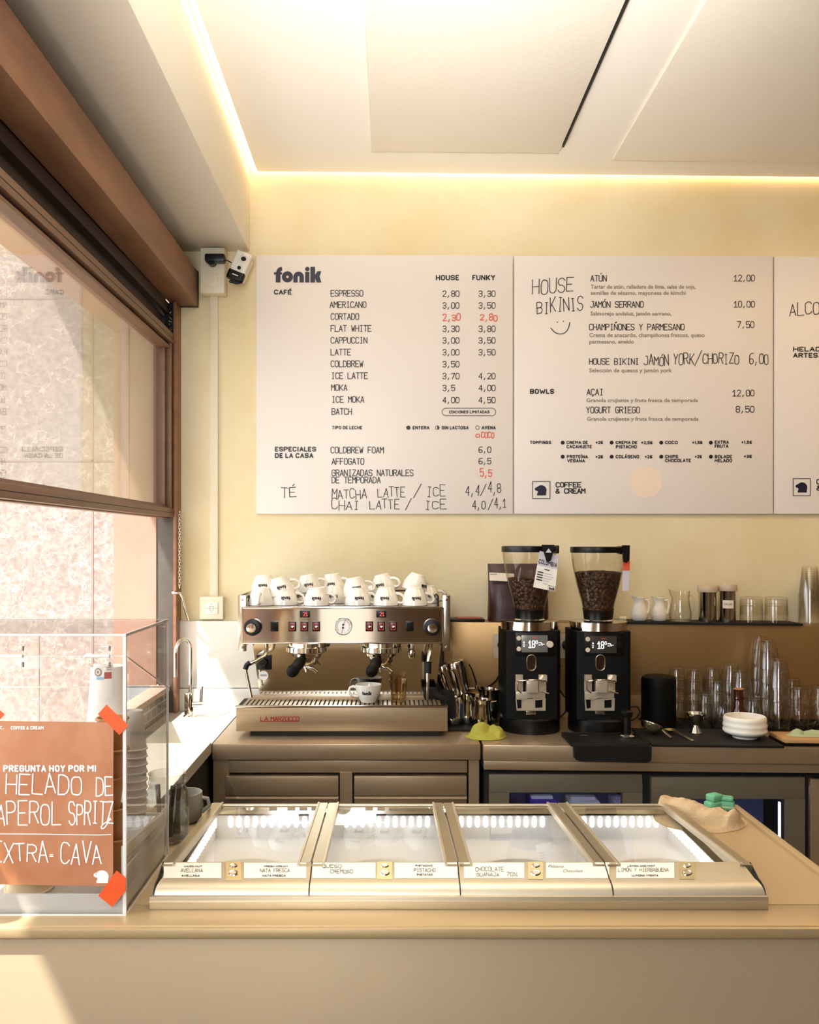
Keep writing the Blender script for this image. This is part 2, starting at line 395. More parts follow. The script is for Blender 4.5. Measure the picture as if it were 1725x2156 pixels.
M_blackm = mat('black_matt', '#070605', 0.55, bump=(120, .05), spec=.16)
M_rubber = mat('black_rubber', '#0c0a09', 0.6, bump=(80, .1), spec=.3)
M_slate = mat('slate', '#1a1714', 0.65, var=(10, '#11100e', .3), bump=(30, .2), spec=.3)
M_board = mat('menu_board_acrylic', '#e9e1dc', 0.35, var=(1, '#e7dfd8', .3), spec=.25)
M_ink = mat('ink_black', '#0f0d12', 0.45)
M_navy = mat('ink_navy', '#1d1b33', 0.4)
M_grey = mat('ink_grey', '#85796a', 0.5)
M_red = mat('ink_red', '#d9543a', 0.5)
M_white = mat('ink_white', '#f6f1ea', 0.5)
M_paperw = mat('white_paper', '#ece6dc', 0.6)
M_sticker = mat('round_sticker_paper', '#efdcc8', 0.6)
M_orange_paper = mat('poster_paper', '#c08660', 0.55, var=(10, '#a9673f', .18))
M_tape = mat('orange_tape', '#ee5a1e', 0.5, var=(60, '#d94d15', .25), stretch=(.2, 1, 1))
M_wafer = mat('wafer', '#c98f52', 0.6, var=(30, '#a8703a', .3), bump=(60, .3))
M_waferp = mat('pale_wafer', '#dcc8a4', 0.6, var=(20, '#cdb488', .3))
M_cup = mat('paper_cup', '#e6e0d6', 0.5)
M_plastic = mat('white_plastic', '#e9e4d8', 0.35)
M_cream_plastic = mat('cream_plastic', '#e6dabf', 0.4)
M_led = mat('led_warm', '#ffe0a0', 0.5, emit=((1.0, .74, .43, 1), 5.5))
M_led_w = mat('led_white', '#ffffff', 0.5, emit=((1.0, .97, .98, 1), 6.0))
M_led_slot = mat('led_slot', '#ffffff', 0.5, emit=((1.0, .97, .99, 1), 1.6))
M_well = mat('well_white', '#f0edea', 0.4)
M_gasket = mat('black_gasket', '#1b1815', 0.6)
M_stone = mat('marble_tile', '#a0958d', 0.35, var=(55, '#867a73', .13), bump=(12, .05))
M_grout = mat('tile_joint', '#8b7d74', 0.8)
M_plaster = mat('pink_plaster', '#ad8977', 0.8, var=(6, '#a27d6b', .3), bump=(50, .1))
M_sill = mat('pink_stone_sill', '#dcb8a4', 0.5, var=(8, '#cda792', .3))
M_awn = mat('orange_awning', '#e2622c', 0.7)
M_leaf = mat('leaf_green', '#5f7a3a', 0.6, var=(20, '#7d9650', .3))
M_pave = mat('pavement_stone', '#c4bcb0', 0.8, var=(2, '#b5ada2', .3))
M_pale_wall = mat('pale_render', '#d8cfa6', 0.8)
M_choc = mat('beans_roast', '#3a2215', 0.45, spec=.4)
M_bag = mat('maroon_foil', '#3f120f', 0.38, var=(6, '#330d0b', .3), bump=(7, .35))
M_yel = mat('lime_microfibre', '#aba442', 0.9, var=(30, '#9c9538', .3), bump=(200, .25))
M_beigecloth = mat('beige_terry', '#c9ab84', 0.95, var=(60, '#b89a72', .3), bump=(250, .5))
M_green = mat('green_sponge', '#5f9f78', 0.9, bump=(120, .3))
M_sage = mat('sage_cloth', '#a9b48c', 0.9, bump=(160, .3))
M_ice_w = mat('ice_cream_pale', '#efe6d6', 0.5, bump=(25, .3))
M_ice_c = mat('ice_cream_chocolate', '#5b3524', 0.5, bump=(25, .3))
M_fridge = mat('fridge_grey', '#6f6756', 0.4, metal=0.2)
M_dark = mat('dark_void', '#15110d', 0.7)
M_wood = mat('pale_wood', '#c59c68', 0.5, var=(4, '#b38a58', .3), stretch=(1, 12, 12))
M_carton = mat('purple_carton', '#5c3fa0', 0.5)
M_blueled = mat('fridge_led', '#c8d4ff', 0.5, emit=((.62, .70, 1.0, 1), 12.0))
M_fridgein = mat('fridge_liner', '#8d93b5', 0.5)
M_screen = mat('screen_glass', '#8d8b86', 0.2, metal=0.4)
M_screen_d = mat('screen_glass_dim', '#4c4842', 0.2, metal=0.4)
M_glow = mat('screen_digits', '#ffffff', 0.5, emit=((.8, .92, 1, 1), 1.1))
M_redglow = mat('red_digits', '#ff4030', 0.5, emit=((1, .12, .10, 1), 1.0))
M_redsw = mat('dark_red_switch', '#4a1210', 0.25)
M_brand = mat('red_enamel', '#a01d1a', 0.4)
M_amber = glass('amber_glass', (.93, .86, .74), (.66, .54, .38), 2)
M_glass = glass('clear_glass', (.99, .988, .982), (.66, .64, .60), 3.2, 1.1)
M_pglass = glass('clear_plastic', (.985, .982, .975), (.72, .70, .64), 3, 1.0, rough=.06)
M_acry = glass('acrylic_sheet', (.985, .985, .98), (.8, .8, .78), 3.0, 0.9)
M_acry_edge = mat('acrylic_edge', '#f1efea', 0.15, metal=0.2)
M_pane = glass('window_glass', (.97, .97, .95), (.9, .9, .86), 3.0, 1.9)
M_lid = glass('lid_glass', (.96, .965, .96), (.85, .86, .84), 3.0, 1.0)
M_door = glass('fridge_glass', (.62, .62, .66), (.4, .4, .42), 2.0, 1.0)
M_fork = mat('fork_metal', '#dccfb8', 0.28, metal=.55)
M_button = mat('pale_button', '#d9cdbb', .35)
M_hop = glass('hopper_plastic', (.94, .92, .88), (.5, .46, .4), 2.4, 1.0, rough=.04)
M_brownb = mat('brown_bottle_glass', '#3a1608', 0.08, coat=.4)
M_blue = mat('blue_grip', '#123a5a', 0.5)
M_brass = mat('embossed_brass', '#c9b68c', 0.3, metal=0.9)
M_card = mat('flavour_card', '#efe4d2', 0.5)
M_grey_mug = mat('grey_stoneware', '#8d8677', 0.5)
M_brick = mat('glazed_brick', '#b9aea2', 0.25)
M_matcha = mat('matcha_steel', '#b4a878', 0.25, metal=.9)
M_cable = mat('black_cable', '#0c0b0a', 0.5)
M_orange = mat('orange_card', '#d9512a', 0.6)
M_lilac = mat('lilac_card', '#c9c3cf', 0.6)

# procedural brick pattern for the tiled wall under the sill
nt = M_brick.node_tree; bt = nt.nodes.new('ShaderNodeTexBrick'); tcn = nt.nodes.new('ShaderNodeTexCoord')
mpn = nt.nodes.new('ShaderNodeMapping'); mpn.inputs['Rotation'].default_value = (0, 0, 0)
sepn = nt.nodes.new('ShaderNodeSeparateXYZ'); cmb = nt.nodes.new('ShaderNodeCombineXYZ')
nt.links.new(tcn.outputs['Object'], sepn.inputs[0]); nt.links.new(sepn.outputs[1], cmb.inputs[0]); nt.links.new(sepn.outputs[2], cmb.inputs[1])
nt.links.new(cmb.outputs[0], bt.inputs['Vector']); bt.inputs['Scale'].default_value = 7.0
bt.inputs['Color1'].default_value = lin('#9a8d82'); bt.inputs['Color2'].default_value = lin('#87796d'); bt.inputs['Mortar'].default_value = lin('#e6ded4')
bt.inputs['Mortar Size'].default_value = 0.018
nt.links.new(bt.outputs['Color'], nt.nodes['Principled BSDF'].inputs['Base Color'])
# marble veins
nt = M_stone.node_tree; pr = nt.nodes['Principled BSDF']; src = pr.inputs['Base Color'].links[0].from_socket
tcs = nt.nodes.new('ShaderNodeTexCoord'); nzv = nt.nodes.new('ShaderNodeTexNoise'); nzv.inputs['Scale'].default_value = 9; nzv.inputs['Detail'].default_value = 8
mxv = nt.nodes.new('ShaderNodeMix'); mxv.data_type = 'RGBA'; mxv.inputs[0].default_value = .33
vor = nt.nodes.new('ShaderNodeTexVoronoi'); vor.feature = 'DISTANCE_TO_EDGE'; vor.inputs['Scale'].default_value = 8
nt.links.new(tcs.outputs['Object'], nzv.inputs['Vector']); nt.links.new(tcs.outputs['Object'], mxv.inputs[6]); nt.links.new(nzv.outputs['Color'], mxv.inputs[7])
nt.links.new(mxv.outputs[2], vor.inputs['Vector'])
rp = nt.nodes.new('ShaderNodeValToRGB'); rp.color_ramp.elements[0].position = 0.0; rp.color_ramp.elements[1].position = .022
rp.color_ramp.elements[0].color = (.7, .7, .7, 1); rp.color_ramp.elements[1].color = (0, 0, 0, 1)
nt.links.new(vor.outputs['Distance'], rp.inputs[0])
mx2 = nt.nodes.new('ShaderNodeMix'); mx2.data_type = 'RGBA'; nt.links.new(rp.outputs[0], mx2.inputs[0]); nt.links.new(src, mx2.inputs[6]); mx2.inputs[7].default_value = lin('#d2c6be')
nt.links.new(mx2.outputs[2], pr.inputs['Base Color'])
# coffee beans: cells
def bean_mat(m):
    nt = m.node_tree; pr = nt.nodes['Principled BSDF']; tc = nt.nodes.new('ShaderNodeTexCoord'); v = nt.nodes.new('ShaderNodeTexVoronoi'); v.inputs['Scale'].default_value = 95
    nt.links.new(tc.outputs['Object'], v.inputs['Vector'])
    r = nt.nodes.new('ShaderNodeValToRGB'); r.color_ramp.elements[0].color = lin('#6b4530'); r.color_ramp.elements[1].color = lin('#1d0f08'); r.color_ramp.elements[1].position = .75
    nt.links.new(v.outputs['Distance'], r.inputs[0]); nt.links.new(r.outputs[0], pr.inputs['Base Color'])
    b = nt.nodes.new('ShaderNodeBump'); b.inputs['Strength'].default_value = .8; b.inputs['Distance'].default_value = .006; b.invert = True
    nt.links.new(v.outputs['Distance'], b.inputs['Height']); nt.links.new(b.outputs[0], pr.inputs['Normal'])
bean_mat(M_choc)

# ------------------------------------------------------------------ the room
YW = 3.52                                              # back wall
SHC = Matrix.Identity(4); SHC[2][0] = -0.0102; SHC[2][3] = -0.0054   # the ceiling drops a little to the right
struct('floor', MB().box(-.9, 3.2, -2.4, 3.6, -.05, 0), M_floor)
struct('wall_back', MB().box(-.86, 3.2, YW, YW + .12, 0, 3.2), M_stucco)
struct('wall_right', MB().box(3.0, 3.1, -2.4, YW, 0, 3.2), M_room)
struct('wall_front', MB().box(-.12, 3.1, -2.4, -2.3, 0, 3.2).box(-1.0, -.12, -2.4, -2.3, 2.5, 3.2), M_room)
struct('ceiling', MB(SHC).box(-.512, 3.1, -2.4, YW - .018, 2.966, 2.985), M_ceil)
struct('ceiling_slab', MB().box(-1.0, 3.2, -2.4, YW + .1, 3.06, 3.2), M_ceil)
struct('ceiling_panel', MB(SHC).box(-.065, .618, .3, 3.29, 2.957, 2.966, .002), M_ceil2)
struct('ceiling_panel', MB(SHC).box(.828, 2.6, .3, 3.345, 2.957, 2.966, .002), M_ceil2)
struct('ceiling_gap', MB(SHC).box(.620, .626, .3, 3.235, 2.9545, 2.966), M_dark)
struct('soffit', MB().box(-.90, -.545, -2.3, YW, 2.66, 3.06, .004), M_soffit)
struct('wall_left', MB().box(-.90, -.86, -2.3, 3.5, 0, .958).box(-1.06, -.865, -2.3, .3, .972, 3.1).box(-1.06, -.875, .3, 3.5, 2.34, 3.1).box(-1.07, -.905, 3.5, 3.9, .972, 3.1), M_plaster)
struct('wall_left_tiles', MB().box(-.86, -.852, .3, 3.45, 0, .965), M_brick)
struct('window_sill', MB().box(-.902, -.838, .3, 3.45, .960, .980, .004), M_sill)
struct('window_post', MB().box(-.885, -.822, 3.452, YW, .86, 1.63, .003), M_post)
struct('lintel', MB().box(-.905, -.872, .3, YW, 2.30, 2.66).box(-.872, -.843, .3, YW, 2.40, 2.44), M_dkbrown)
struct('gap_shade', MB().box(-.862, -.824, 3.455, 3.5, 1.63, 2.44), M_groove)  # black filler standing for the shadow in the gap above the post
struct('trim_2', MB().box(-.824, -.812, 3.44, YW, .86, 2.442, .002), M_rust)
# roller shutter housing / steel box beam
bmh = empty('shutter_box', 'rust brown steel box beam running under the cream soffit above the window', 'beam', (-.79, 2.0, 2.44))
obj('box_shell', MB().box(-.842, -.744, .2, 3.505, 2.442, 2.578, .004), M_rust, bmh)
obj('end_cap', MB().box(-.842, -.742, 3.497, 3.512, 2.440, 2.580, .002), M_dkbrown, bmh)
obj('guide_spring', MB().tube([(-.836 + .006 * math.cos(t * 1.9), 3.44 + .006 * math.sin(t * 1.9), 2.42 - t * .0042) for t in range(34)], .0016, 5), M_chrome2, bmh)
# sash window
w1 = empty('window_1', 'brown framed sliding sash pushed up in the window opening', 'window', (-.845, 2.3, 1.62), kind='structure')
fr = obj('top_rail', MB().box(-.872, -.842, 1.0, 3.452, 2.272, 2.325, .002).box(-.842, -.822, 1.0, 3.452, 2.282, 2.322, .003).box(-.866, -.832, 1.0, 3.44, 2.262, 2.272), M_sash, w1)
obj('bottom_rail', MB().box(-.872, -.842, 1.0, 3.452, 1.618, 1.668, .002).box(-.842, -.822, 1.0, 3.452, 1.622, 1.656, .003), M_sash, w1)
obj('stile', MB().box(-.868, -.846, 3.40, 3.452, 1.66, 2.28, .002).box(-.846, -.826, 3.415, 3.452, 1.655, 2.285, .003), M_sash, w1)
obj('rail_groove', MB().box(-.8225, -.8212, 1.0, 3.45, 1.638, 1.6395).box(-.8225, -.8212, 1.0, 3.45, 2.300, 2.3015), M_groove, w1)
obj('pane', MB().box(-.860, -.856, 1.0, 3.405, 1.66, 2.27), M_pane, w1)
# outside
st = MB().box(-1.545, -1.072, 3.56, 4.05, 0, 3.4)
struct('stone_pillar', st, M_stone)
jt = MB()
for zz in (Z(628, 3.56), Z(970, 3.56), Z(1318, 3.56), .55): jt.box(-1.546, -1.071, 3.5585, 3.562, zz - .004, zz + .004)
jt.box(X(195, 3.56) - .004, X(195, 3.56) + .004, 3.5585, 3.562, 0, Z(628, 3.56)).box(X(80, 3.56), X(80, 3.56) + .006, 3.5585, 3.562, 0, Z(1318, 3.56))
struct('pillar_joints', jt, M_grout)
struct('pavement', MB().box(-14, -1.06, -8, 14, -.08, -.02), M_pave)
struct('street_wall', MB().box(-12, 8, -9.2, -9, 0, 7), M_room)
struct('shade_canopy', MB().box(-1.66, -1.0, 1.7, 3.54, 3.20, 3.26).box(-1.53, -1.0, -2.0, 1.7, 3.20, 3.26), M_plaster)  # unseen overhang, its depth and step set to shape the sun patches
aw = empty('awning', 'orange striped awning hanging outside beyond the stone pillar', 'awning', (-2.9, 5.0, 2.6))
for k in range(7):
    obj('awning_slat', MB().prism([(-4.6, 2.2 + k * .26), (-2.2, 3.3 + k * .26), (-2.2, 3.42 + k * .26), (-4.6, 2.32 + k * .26)], 'y', 5.0, 5.06), M_awn, aw)
obj('awning_sheet', MB().prism([(-4.6, 2.0), (-2.2, 3.1), (-2.2, 5.2), (-4.6, 4.2)], 'y', 5.08, 5.10), M_pale_wall, aw)
lf = MB(); rr = random.Random(3)
for k in range(2600):
    c = Vector((rr.gauss(-3.0, .36), 5.6 + rr.gauss(0, .3), rr.uniform(1.25, 2.4))); a = rr.uniform(0, 6.28); b = rr.uniform(-1, 1); l = rr.uniform(.035, .07)
    u = Vector((math.cos(a), math.sin(a), b)) * l; w = Vector((-math.sin(a), math.cos(a), rr.uniform(-.6, .6))) * l * .45
    lf.add([c - u, c + w, c + u, c - w], [(0, 1, 2, 3)])
sh = empty('shrub', 'leafy green shrub outside, seen past the left edge of the stone pillar', 'shrub', (-3.0, 5.6, 0))
obj('foliage', lf, M_leaf, sh)
obj('stem', MB().cyl((-3.0, 5.6, 0), (-3.0, 5.6, 1.7), .04, 8).cyl((-2.9, 5.6, 0), (-2.7, 5.55, 1.6), .03, 8), M_sash, sh)
struct('garden_wall', MB().box(-6, -2.0, 7.6, 7.8, 0, 1.75), M_pale_wall)

# LED strips in the ceiling gap
obj('led_strip', MB(SHC).box(-.536, -.519, -2.3, YW - .004, 2.974, 2.982), M_led, label='warm LED strip along the soffit, running towards the camera', cat='light')
obj('led_strip', MB(SHC).box(-.516, 3.0, YW - .016, YW - .002, 2.972, 2.980), M_led, label='warm LED strip along the top of the back wall above the menu boards', cat='light')

# ------------------------------------------------------------------ menu boards
YB = YW - .016
def bm_(px, py): return Vector((X(px, YB), YB - .0012, Z(py, YB)))
def board(px0, px1, py0, py1, label):
    e = empty('menu_board', label, 'menu board', (X((px0 + px1) / 2, YB), YB, Z(py1, YB)), 'white menu boards on the back wall')
    obj('panel', MB().box(X(px0, YB), X(px1, YB), YB, YW - .001, Z(py1, YB), Z(py0, YB), .0015), M_board, e); return e
b1 = board(540, 1080, 537, 1082, 'white menu board listing coffee prices, above the espresso machine')
P = []
for t, x, b in (('ESPRESSO', 697, 624), ('AMERICANO', 695, 648), ('CORTADO', 697, 673), ('FLAT WHITE', 697, 698), ('CAPPUCCIN', 697, 723), ('LATTE', 697, 748), ('COLDBREW', 697, 772.5),
                ('ICE LATTE', 698, 797.5), ('MOKA', 698, 822.5), ('ICE MOKA', 699, 847.5), ('BATCH', 699, 873), ('COLDBREW FOAM', 697, 954), ('AFFOGATO', 699, 978),
                ('GRANIZADAS NATURALES', 699, 1002), ('DE TEMPORADA', 699, 1017)):
    P += stext(t, x, x + len(t) * 8.65 - 1.7, b, 12.6, 1.6)
for t1, t2, b in (('2,80', '3,30', 624.5), ('3,00', '3,50', 649.5), ('3,30', '3,80', 698.5), ('3,00', '3,50', 723), ('3,00', '3,50', 748), ('3,50', '', 773), ('3,70', '4,20', 798), ('3,5', '4,00', 823), ('4,00', '4,50', 848.5), ('', '6,0', 953), ('', '6,5', 977)):
    if t1: P += stext(t1, 932.5, 932.5 + len(t1) * 9 - 1.6, b, 12, 1.6)
    if t2: P += stext(t2, 1008.5, 1008.5 + len(t2) * 9 - 1.6, b, 12, 1.6)
obj('item_lettering', MB().polys(P, bm_), M_ink, b1)
P = []
BO = .022
for t, a, b, y, c in (('HOUSE', 918, 967, 590.5, 11.5), ('FUNKY', 994.5, 1043, 590.5, 11.5), ('CAFÉ', 577, 615, 620.5, 10.5), ('ESPECIALES', 579, 666, 951, 10.5), ('DE LA CASA', 579, 660, 964.5, 10.5),
                      ('TIPO DE LECHE', 699, 763, 904, 7.2), ('ENTERA', 869, 904.5, 904.3, 7.5), ('SIN LACTOSA', 930, 987, 904.3, 7.5), ('AVENA', 1014.5, 1044, 904.3, 7.5), ('EDICIONES LIMITADAS', 946, 1031, 870.6, 6.4)):
    P += bstext(t, a, b, y, c)
P += disc(860, 900.5, 4.4) + ring(921, 900.5, 4.4, 1.0) + [arc(921, 900.5, 4.2, -90, 90, 10)] + ring(1005.5, 900.5, 4.4, 1.0)
pill = arc(939, 867.5, 8, 90, 270, 8) + arc(1036, 867.5, 8, -90, 90, 8); P += ribbon(pill + [pill[0]], 1.1)
obj('heading_lettering', MB().polys(P, bm_), M_ink, b1)
obj('logo', MB().polys(logo(577, 595, 33, 100), bm_), M_navy, b1)
P = stext('2,30', 933, 969, 675, 13.5, 1.9, .8) + stext('2,80', 1012, 1047, 675, 13.5, 1.9, .8) + stext('5,5', 1012, 1035, 1004, 15.5, 1.9, .6) + stext('O', 1002, 1010, 921, 7, 1.7, .3) + stext('COCO', 1014, 1040, 922, 11, 1.7, .6)
obj('red_handwriting', MB().polys(P, bm_), M_red, b1, label='red marker handwriting')
P = []
for t, a, b, y, c in (('TÉ', 592, 624, 1048, 21), ('MATCHA', 699, 772, 1050, 21), ('LATTE', 796, 853, 1046, 20), ('/', 871, 887, 1045, 24), ('ICE', 898, 938, 1044, 21), ('CHAI', 699, 756, 1073, 20), ('LATTE', 779, 841, 1071, 19),
                      ('/', 854, 866, 1071, 20), ('ICE', 894, 940, 1071, 18), ('4,4', 981, 1009, 1042, 21), ('/', 1012, 1024, 1041, 20), ('4,8', 1028, 1055, 1038, 20), ('4,0', 995, 1022, 1071, 19), ('/', 1028, 1038, 1071, 19), ('4,1', 1042, 1066, 1069, 19)):
    P += stext(t, a, b, y, c, 1.5, .7)
obj('handwriting', MB().polys(P, bm_), M_ink, b1)

b2 = board(1083, 1628, 539, 1082, 'white menu board listing sandwiches, bowls and toppings, above the grinders')
P = []
for t, a, b, y in (('ATÚN', 1244, 1277, 592.5), ('JAMÓN SERRANO', 1243, 1355, 647.5), ('CHAMPIÑONES Y PARMESANO', 1241, 1441, 695), ('HOUSE BIKINI', 1241, 1345, 767.5), ('AÇAI', 1236, 1270, 832), ('YOGURT GRIEGO', 1235, 1347, 869.5)): P += stext(t, a, b, y, 12.6, 1.6)
for t, a, b, y in (('12,00', 1546, 1589, 592), ('10,00', 1546, 1589, 647), ('7,50', 1553, 1588, 690), ('12,00', 1543, 1588, 834), ('8,50', 1550, 1588, 868)): P += stext(t, a, b, y, 12.6, 1.6)
obj('item_lettering', MB().polys(P, bm_), M_ink, b2)
P = []
for t, a, b, y in (('Tartar de atún, ralladura de lima, salsa de soja,', 1244, 1465, 608), ('semillas de sésamo, mayonesa de kimchi', 1244, 1444, 621), ('Salmorejo andaluz, jamón serrano,', 1243.5, 1414, 664.5), ('Crema de anacardo, champiñones frescos, queso', 1241, 1484, 709.8),
                   ('parmesano, eneldo', 1241, 1335, 723.5), ('Selección de quesos y jamón york', 1241, 1415, 784), ('Granola crujiente y fruta fresca de temporada', 1235, 1470, 847), ('Granola crujiente y fruta fresca de temporada', 1236, 1471, 886)): P += ftext(t, a, b, y, 8.4, .014)
obj('description_lettering', MB().polys(P, bm_), M_grey, b2, label='grey description lettering')
P = []
for t, a, b, y, c in (('BOWLS', 1116, 1167, 829.5, 10.5), ('TOPPINGS', 1116, 1161, 935.3, 7.2), ('CREMA DE', 1193, 1238, 935.3, 7.2), ('CACAHUETE', 1193, 1246.5, 944, 7.2), ('+2€', 1254, 1270, 935.3, 7), ('CREMA DE', 1296.5, 1342, 935.3, 7.2), ('PISTACHO', 1297, 1341, 944.3, 7.2), ('+2,5€', 1350, 1374.5, 935.6, 7),
                      ('COCO', 1400.5, 1427.5, 935.3, 7.2), ('+1,5€', 1457.5, 1479.5, 935.3, 7), ('EXTRA', 1505, 1535, 934.6, 7.2), ('FRUTA', 1505, 1534, 943, 7.2), ('+1,5€', 1561, 1583.5, 934.8, 7), ('PROTEÍNA', 1193.5, 1238, 965.3, 7.2), ('VEGANA', 1194.5, 1232, 973.7, 7.2), ('+2€', 1254, 1270, 965.3, 7),
                      ('COLÁGENO', 1296.5, 1346, 965.2, 7.2), ('+2€', 1357.5, 1374, 965.3, 7), ('CHIPS', 1400.5, 1428, 965, 7.2), ('CHOCOLATE', 1400.5, 1455, 973.2, 7.2), ('+2€', 1463, 1478, 965, 7), ('BOLADE', 1505, 1541.5, 965, 7.2), ('HELADO', 1505, 1542, 973.4, 7.2), ('+3€', 1566, 1583.5, 964.5, 7)):
    P += bstext(t, a, b, y, c)
for i, x in enumerate((1185, 1288, 1392.5, 1497)):
    P += disc(x, 932, 4.1) + disc(x, 961.6, 4.1)
P += stext('COFFEE', 1171, 1223.5, 1025.5, 9.5, 2.2) + stext('& CREAM', 1170.5, 1232, 1038.5, 9.5, 2.2)
obj('heading_lettering', MB().polys(P, bm_), M_ink, b2)
obj('emblem', MB().polys(frame2(1121, 1013, 1159, 1050.5, 1.4) + animal(1126, 1021, 1151, 1043), bm_), M_navy, b2)
obj('handwritten_title', MB().polys(stext('HOUSE', 1121, 1207, 620, 28, 1.7, .6, 8) + stext('BIKINIS', 1131, 1227, 662, 27, 1.7, .6, 10), bm_), M_ink, b2)
P = ribbon(chaikin([(1160, 691), (1168, 700), (1178, 704), (1189, 702), (1197, 693), (1200, 679)]), 1.8) + disc(1174, 678.5, 1.3, 8) + disc(1186.5, 676.5, 1.3, 8)
obj('smiley_face', MB().polys(P, bm_), M_ink, b2)
P = stext('JAMÓN', 1356, 1408, 769, 20, 1.6, .6) + stext('YORK', 1418, 1461, 768, 21, 1.6, .6) + stext('/', 1463, 1478, 766, 24, 1.6) + stext('CHORIZO', 1480, 1556, 766, 20, 1.6, .6) + stext('6,00', 1578, 1618, 767, 21, 1.6, .5)
obj('handwriting', MB().polys(P, bm_), M_ink, b2)
b3 = board(1631, 2175, 540, 1082, 'white menu board cut off by the right edge of the photo')
P = bstext('HELADO', 1670, 1742, 740.5, 10.5) + bstext('ARTESANO', 1670, 1756, 753.5, 10.5) + stext('COFFEE', 1720, 1772, 1019, 9.5, 2.2) + stext('& CREAM', 1720, 1781, 1032, 9.5, 2.2)
obj('heading_lettering', MB().polys(P, bm_), M_ink, b3)
obj('emblem', MB().polys(frame2(1669.5, 1007, 1707, 1044.5, 1.4) + animal(1675, 1015, 1700, 1037), bm_), M_navy, b3)
obj('handwriting', MB().polys(stext('ALCOHOL', 1663, 1776, 667, 25, 1.8, .6, 12), bm_), M_ink, b3)
obj('round_sticker', MB().lathe([(0, 0), (X(1394, YB) - X(1361, YB), 0), (X(1394, YB) - X(1361, YB), .0008), (0, .0008)], (X(1361, YB), YB - .0002, Z(1015, YB)), 48, 0, Matrix.Rotation(PI / 2, 3, 'X')), M_sticker,
    label='round cream sticker on the lower middle of the sandwich menu board', cat='sticker')

# ------------------------------------------------------------------ wall fittings on the left
jb = empty('junction_box', 'cream plastic junction box on the wall under the soffit, left of the security camera', 'junction box', (X(448, YW), YW, 2.50))
obj('box_body', MB().box(X(422, 3.46), X(473, 3.46), 3.46, YW - .001, Z(617, 3.46), 2.657, .004), M_cream_plastic, jb)
obj('cover_plate', MB().box(X(433, 3.455), X(459, 3.455), 3.4575, 3.462, Z(603, 3.455), Z(576, 3.455), .001), M_cream_plastic, jb)
ad = empty('power_adapter', 'black plug-in power adapter on the front of the cream junction box', 'adapter', (X(451, 3.44), 3.44, Z(552, 3.44)))
obj('adapter_body', MB().box(X(431, 3.42), X(473, 3.42), 3.415, 3.457, Z(550, 3.42), Z(534, 3.42), .006), M_black, ad)
obj('plug', MB().cyl((X(446, 3.44), 3.425, Z(551, 3.44)), (X(446, 3.44), 3.458, Z(551, 3.44)), .016, 20), M_black, ad)
obj('lead', MB().tube([W(473, 547, 3.43), W(480, 549, 3.43), W(487, 553, 3.44), W(493, 562, 3.47)], .0022, 6), M_cable, ad)
Rc = Matrix.Rotation(math.radians(22), 4, 'Y')
cc = Vector((X(506, 3.44), 3.43, Z(562, 3.44)))
CM = Matrix.Translation(cc) @ Matrix.Rotation(math.radians(22), 4, 'Y')
sc = empty('security_camera', 'small white and black security camera tilted beside the first menu board', 'camera', cc)
obj('housing', MB(CM).box(-.032, .032, -.014, .016, -.035, .055, .012, seg=4), M_plastic, sc)
obj('lower_cover', MB(CM).box(-.0325, .0325, -.0150, .014, -.060, -.020, .010, seg=4), M_black, sc)
obj('lens', MB(CM).lathe([(.016, .0), (.016, .004), (.012, .006), (.009, .004)], (.008, -.014, .028), 24, 0, Matrix.Rotation(PI / 2, 3, 'X')).lathe([(0, .005), (.0105, .005), (.0105, .0)], (.008, -.014, .024), 24, 1, Matrix.Rotation(PI / 2, 3, 'X')), [M_plastic, M_black], sc)
obj('sensor', MB(CM).lathe([(0, .004), (.007, .004), (.007, 0)], (.004, -.0135, -.010), 16, 0, Matrix.Rotation(PI / 2, 3, 'X')).box(-.012, .012, -.0158, -.0148, -.042, -.0385, mi=1), [M_black, M_white], sc)
obj('wall_mount', MB(CM).box(-.034, .034, .016, .04, -.05, .04, .008), M_cream_plastic, sc)
pts = []
for t in range(90):
    a = t * .42; pts.append(W(497, 591, 3.42) + Vector((.021 * math.cos(a) * (1 + .12 * math.sin(t * .9)) + .004 * math.sin(t * .13), .004 * math.sin(t * .7), .007 * math.sin(a) + .004 * math.sin(t * .31))))
obj('cable_coil', MB().tube(pts, .0019, 6).tube([W(486, 578, 3.43), W(483, 583, 3.43), W(488, 588, 3.42)], .0018, 6), M_cable, sc)
obj('cable_trunking', MB().box(X(443, YW), X(460, YW), YW - .012, YW - .0005, Z(1256, YW), Z(616, YW), .002), M_cream_plastic, label='cream vertical cable trunking from junction box down to wall switch', cat='trunking')
sw = empty('wall_switch', 'cream square wall switch above the pale splash sheet', 'switch', (X(445, YW), YW, Z(1305, YW)))
obj('surface_box', MB().box(X(420.5, 3.49), X(470, 3.49), 3.488, YW - .0005, Z(1304, 3.49), Z(1256, 3.49), .004), M_cream_plastic, sw)
obj('rocker', MB().box(X(432, 3.486), X(459, 3.486), 3.4845, 3.489, Z(1293, 3.486), Z(1268, 3.486), .0015), M_plastic, sw)
P = rect(432, 1280.2, 459, 1280.8) + rect(441, 1276, 450, 1276.6) + rect(441, 1284, 450, 1284.6) + rect(441, 1276, 441.6, 1284.6) + rect(449.4, 1276, 450, 1284.6) + [[(444, 1272.6), (447, 1272.6), (445.5, 1270.6)], [(444, 1288), (447, 1288), (445.5, 1290)]]
obj('switch_marks', MB().polys(P, lambda a, b: Vector((X(a, 3.484), 3.4840, Z(b, 3.484)))), M_grey, sw)
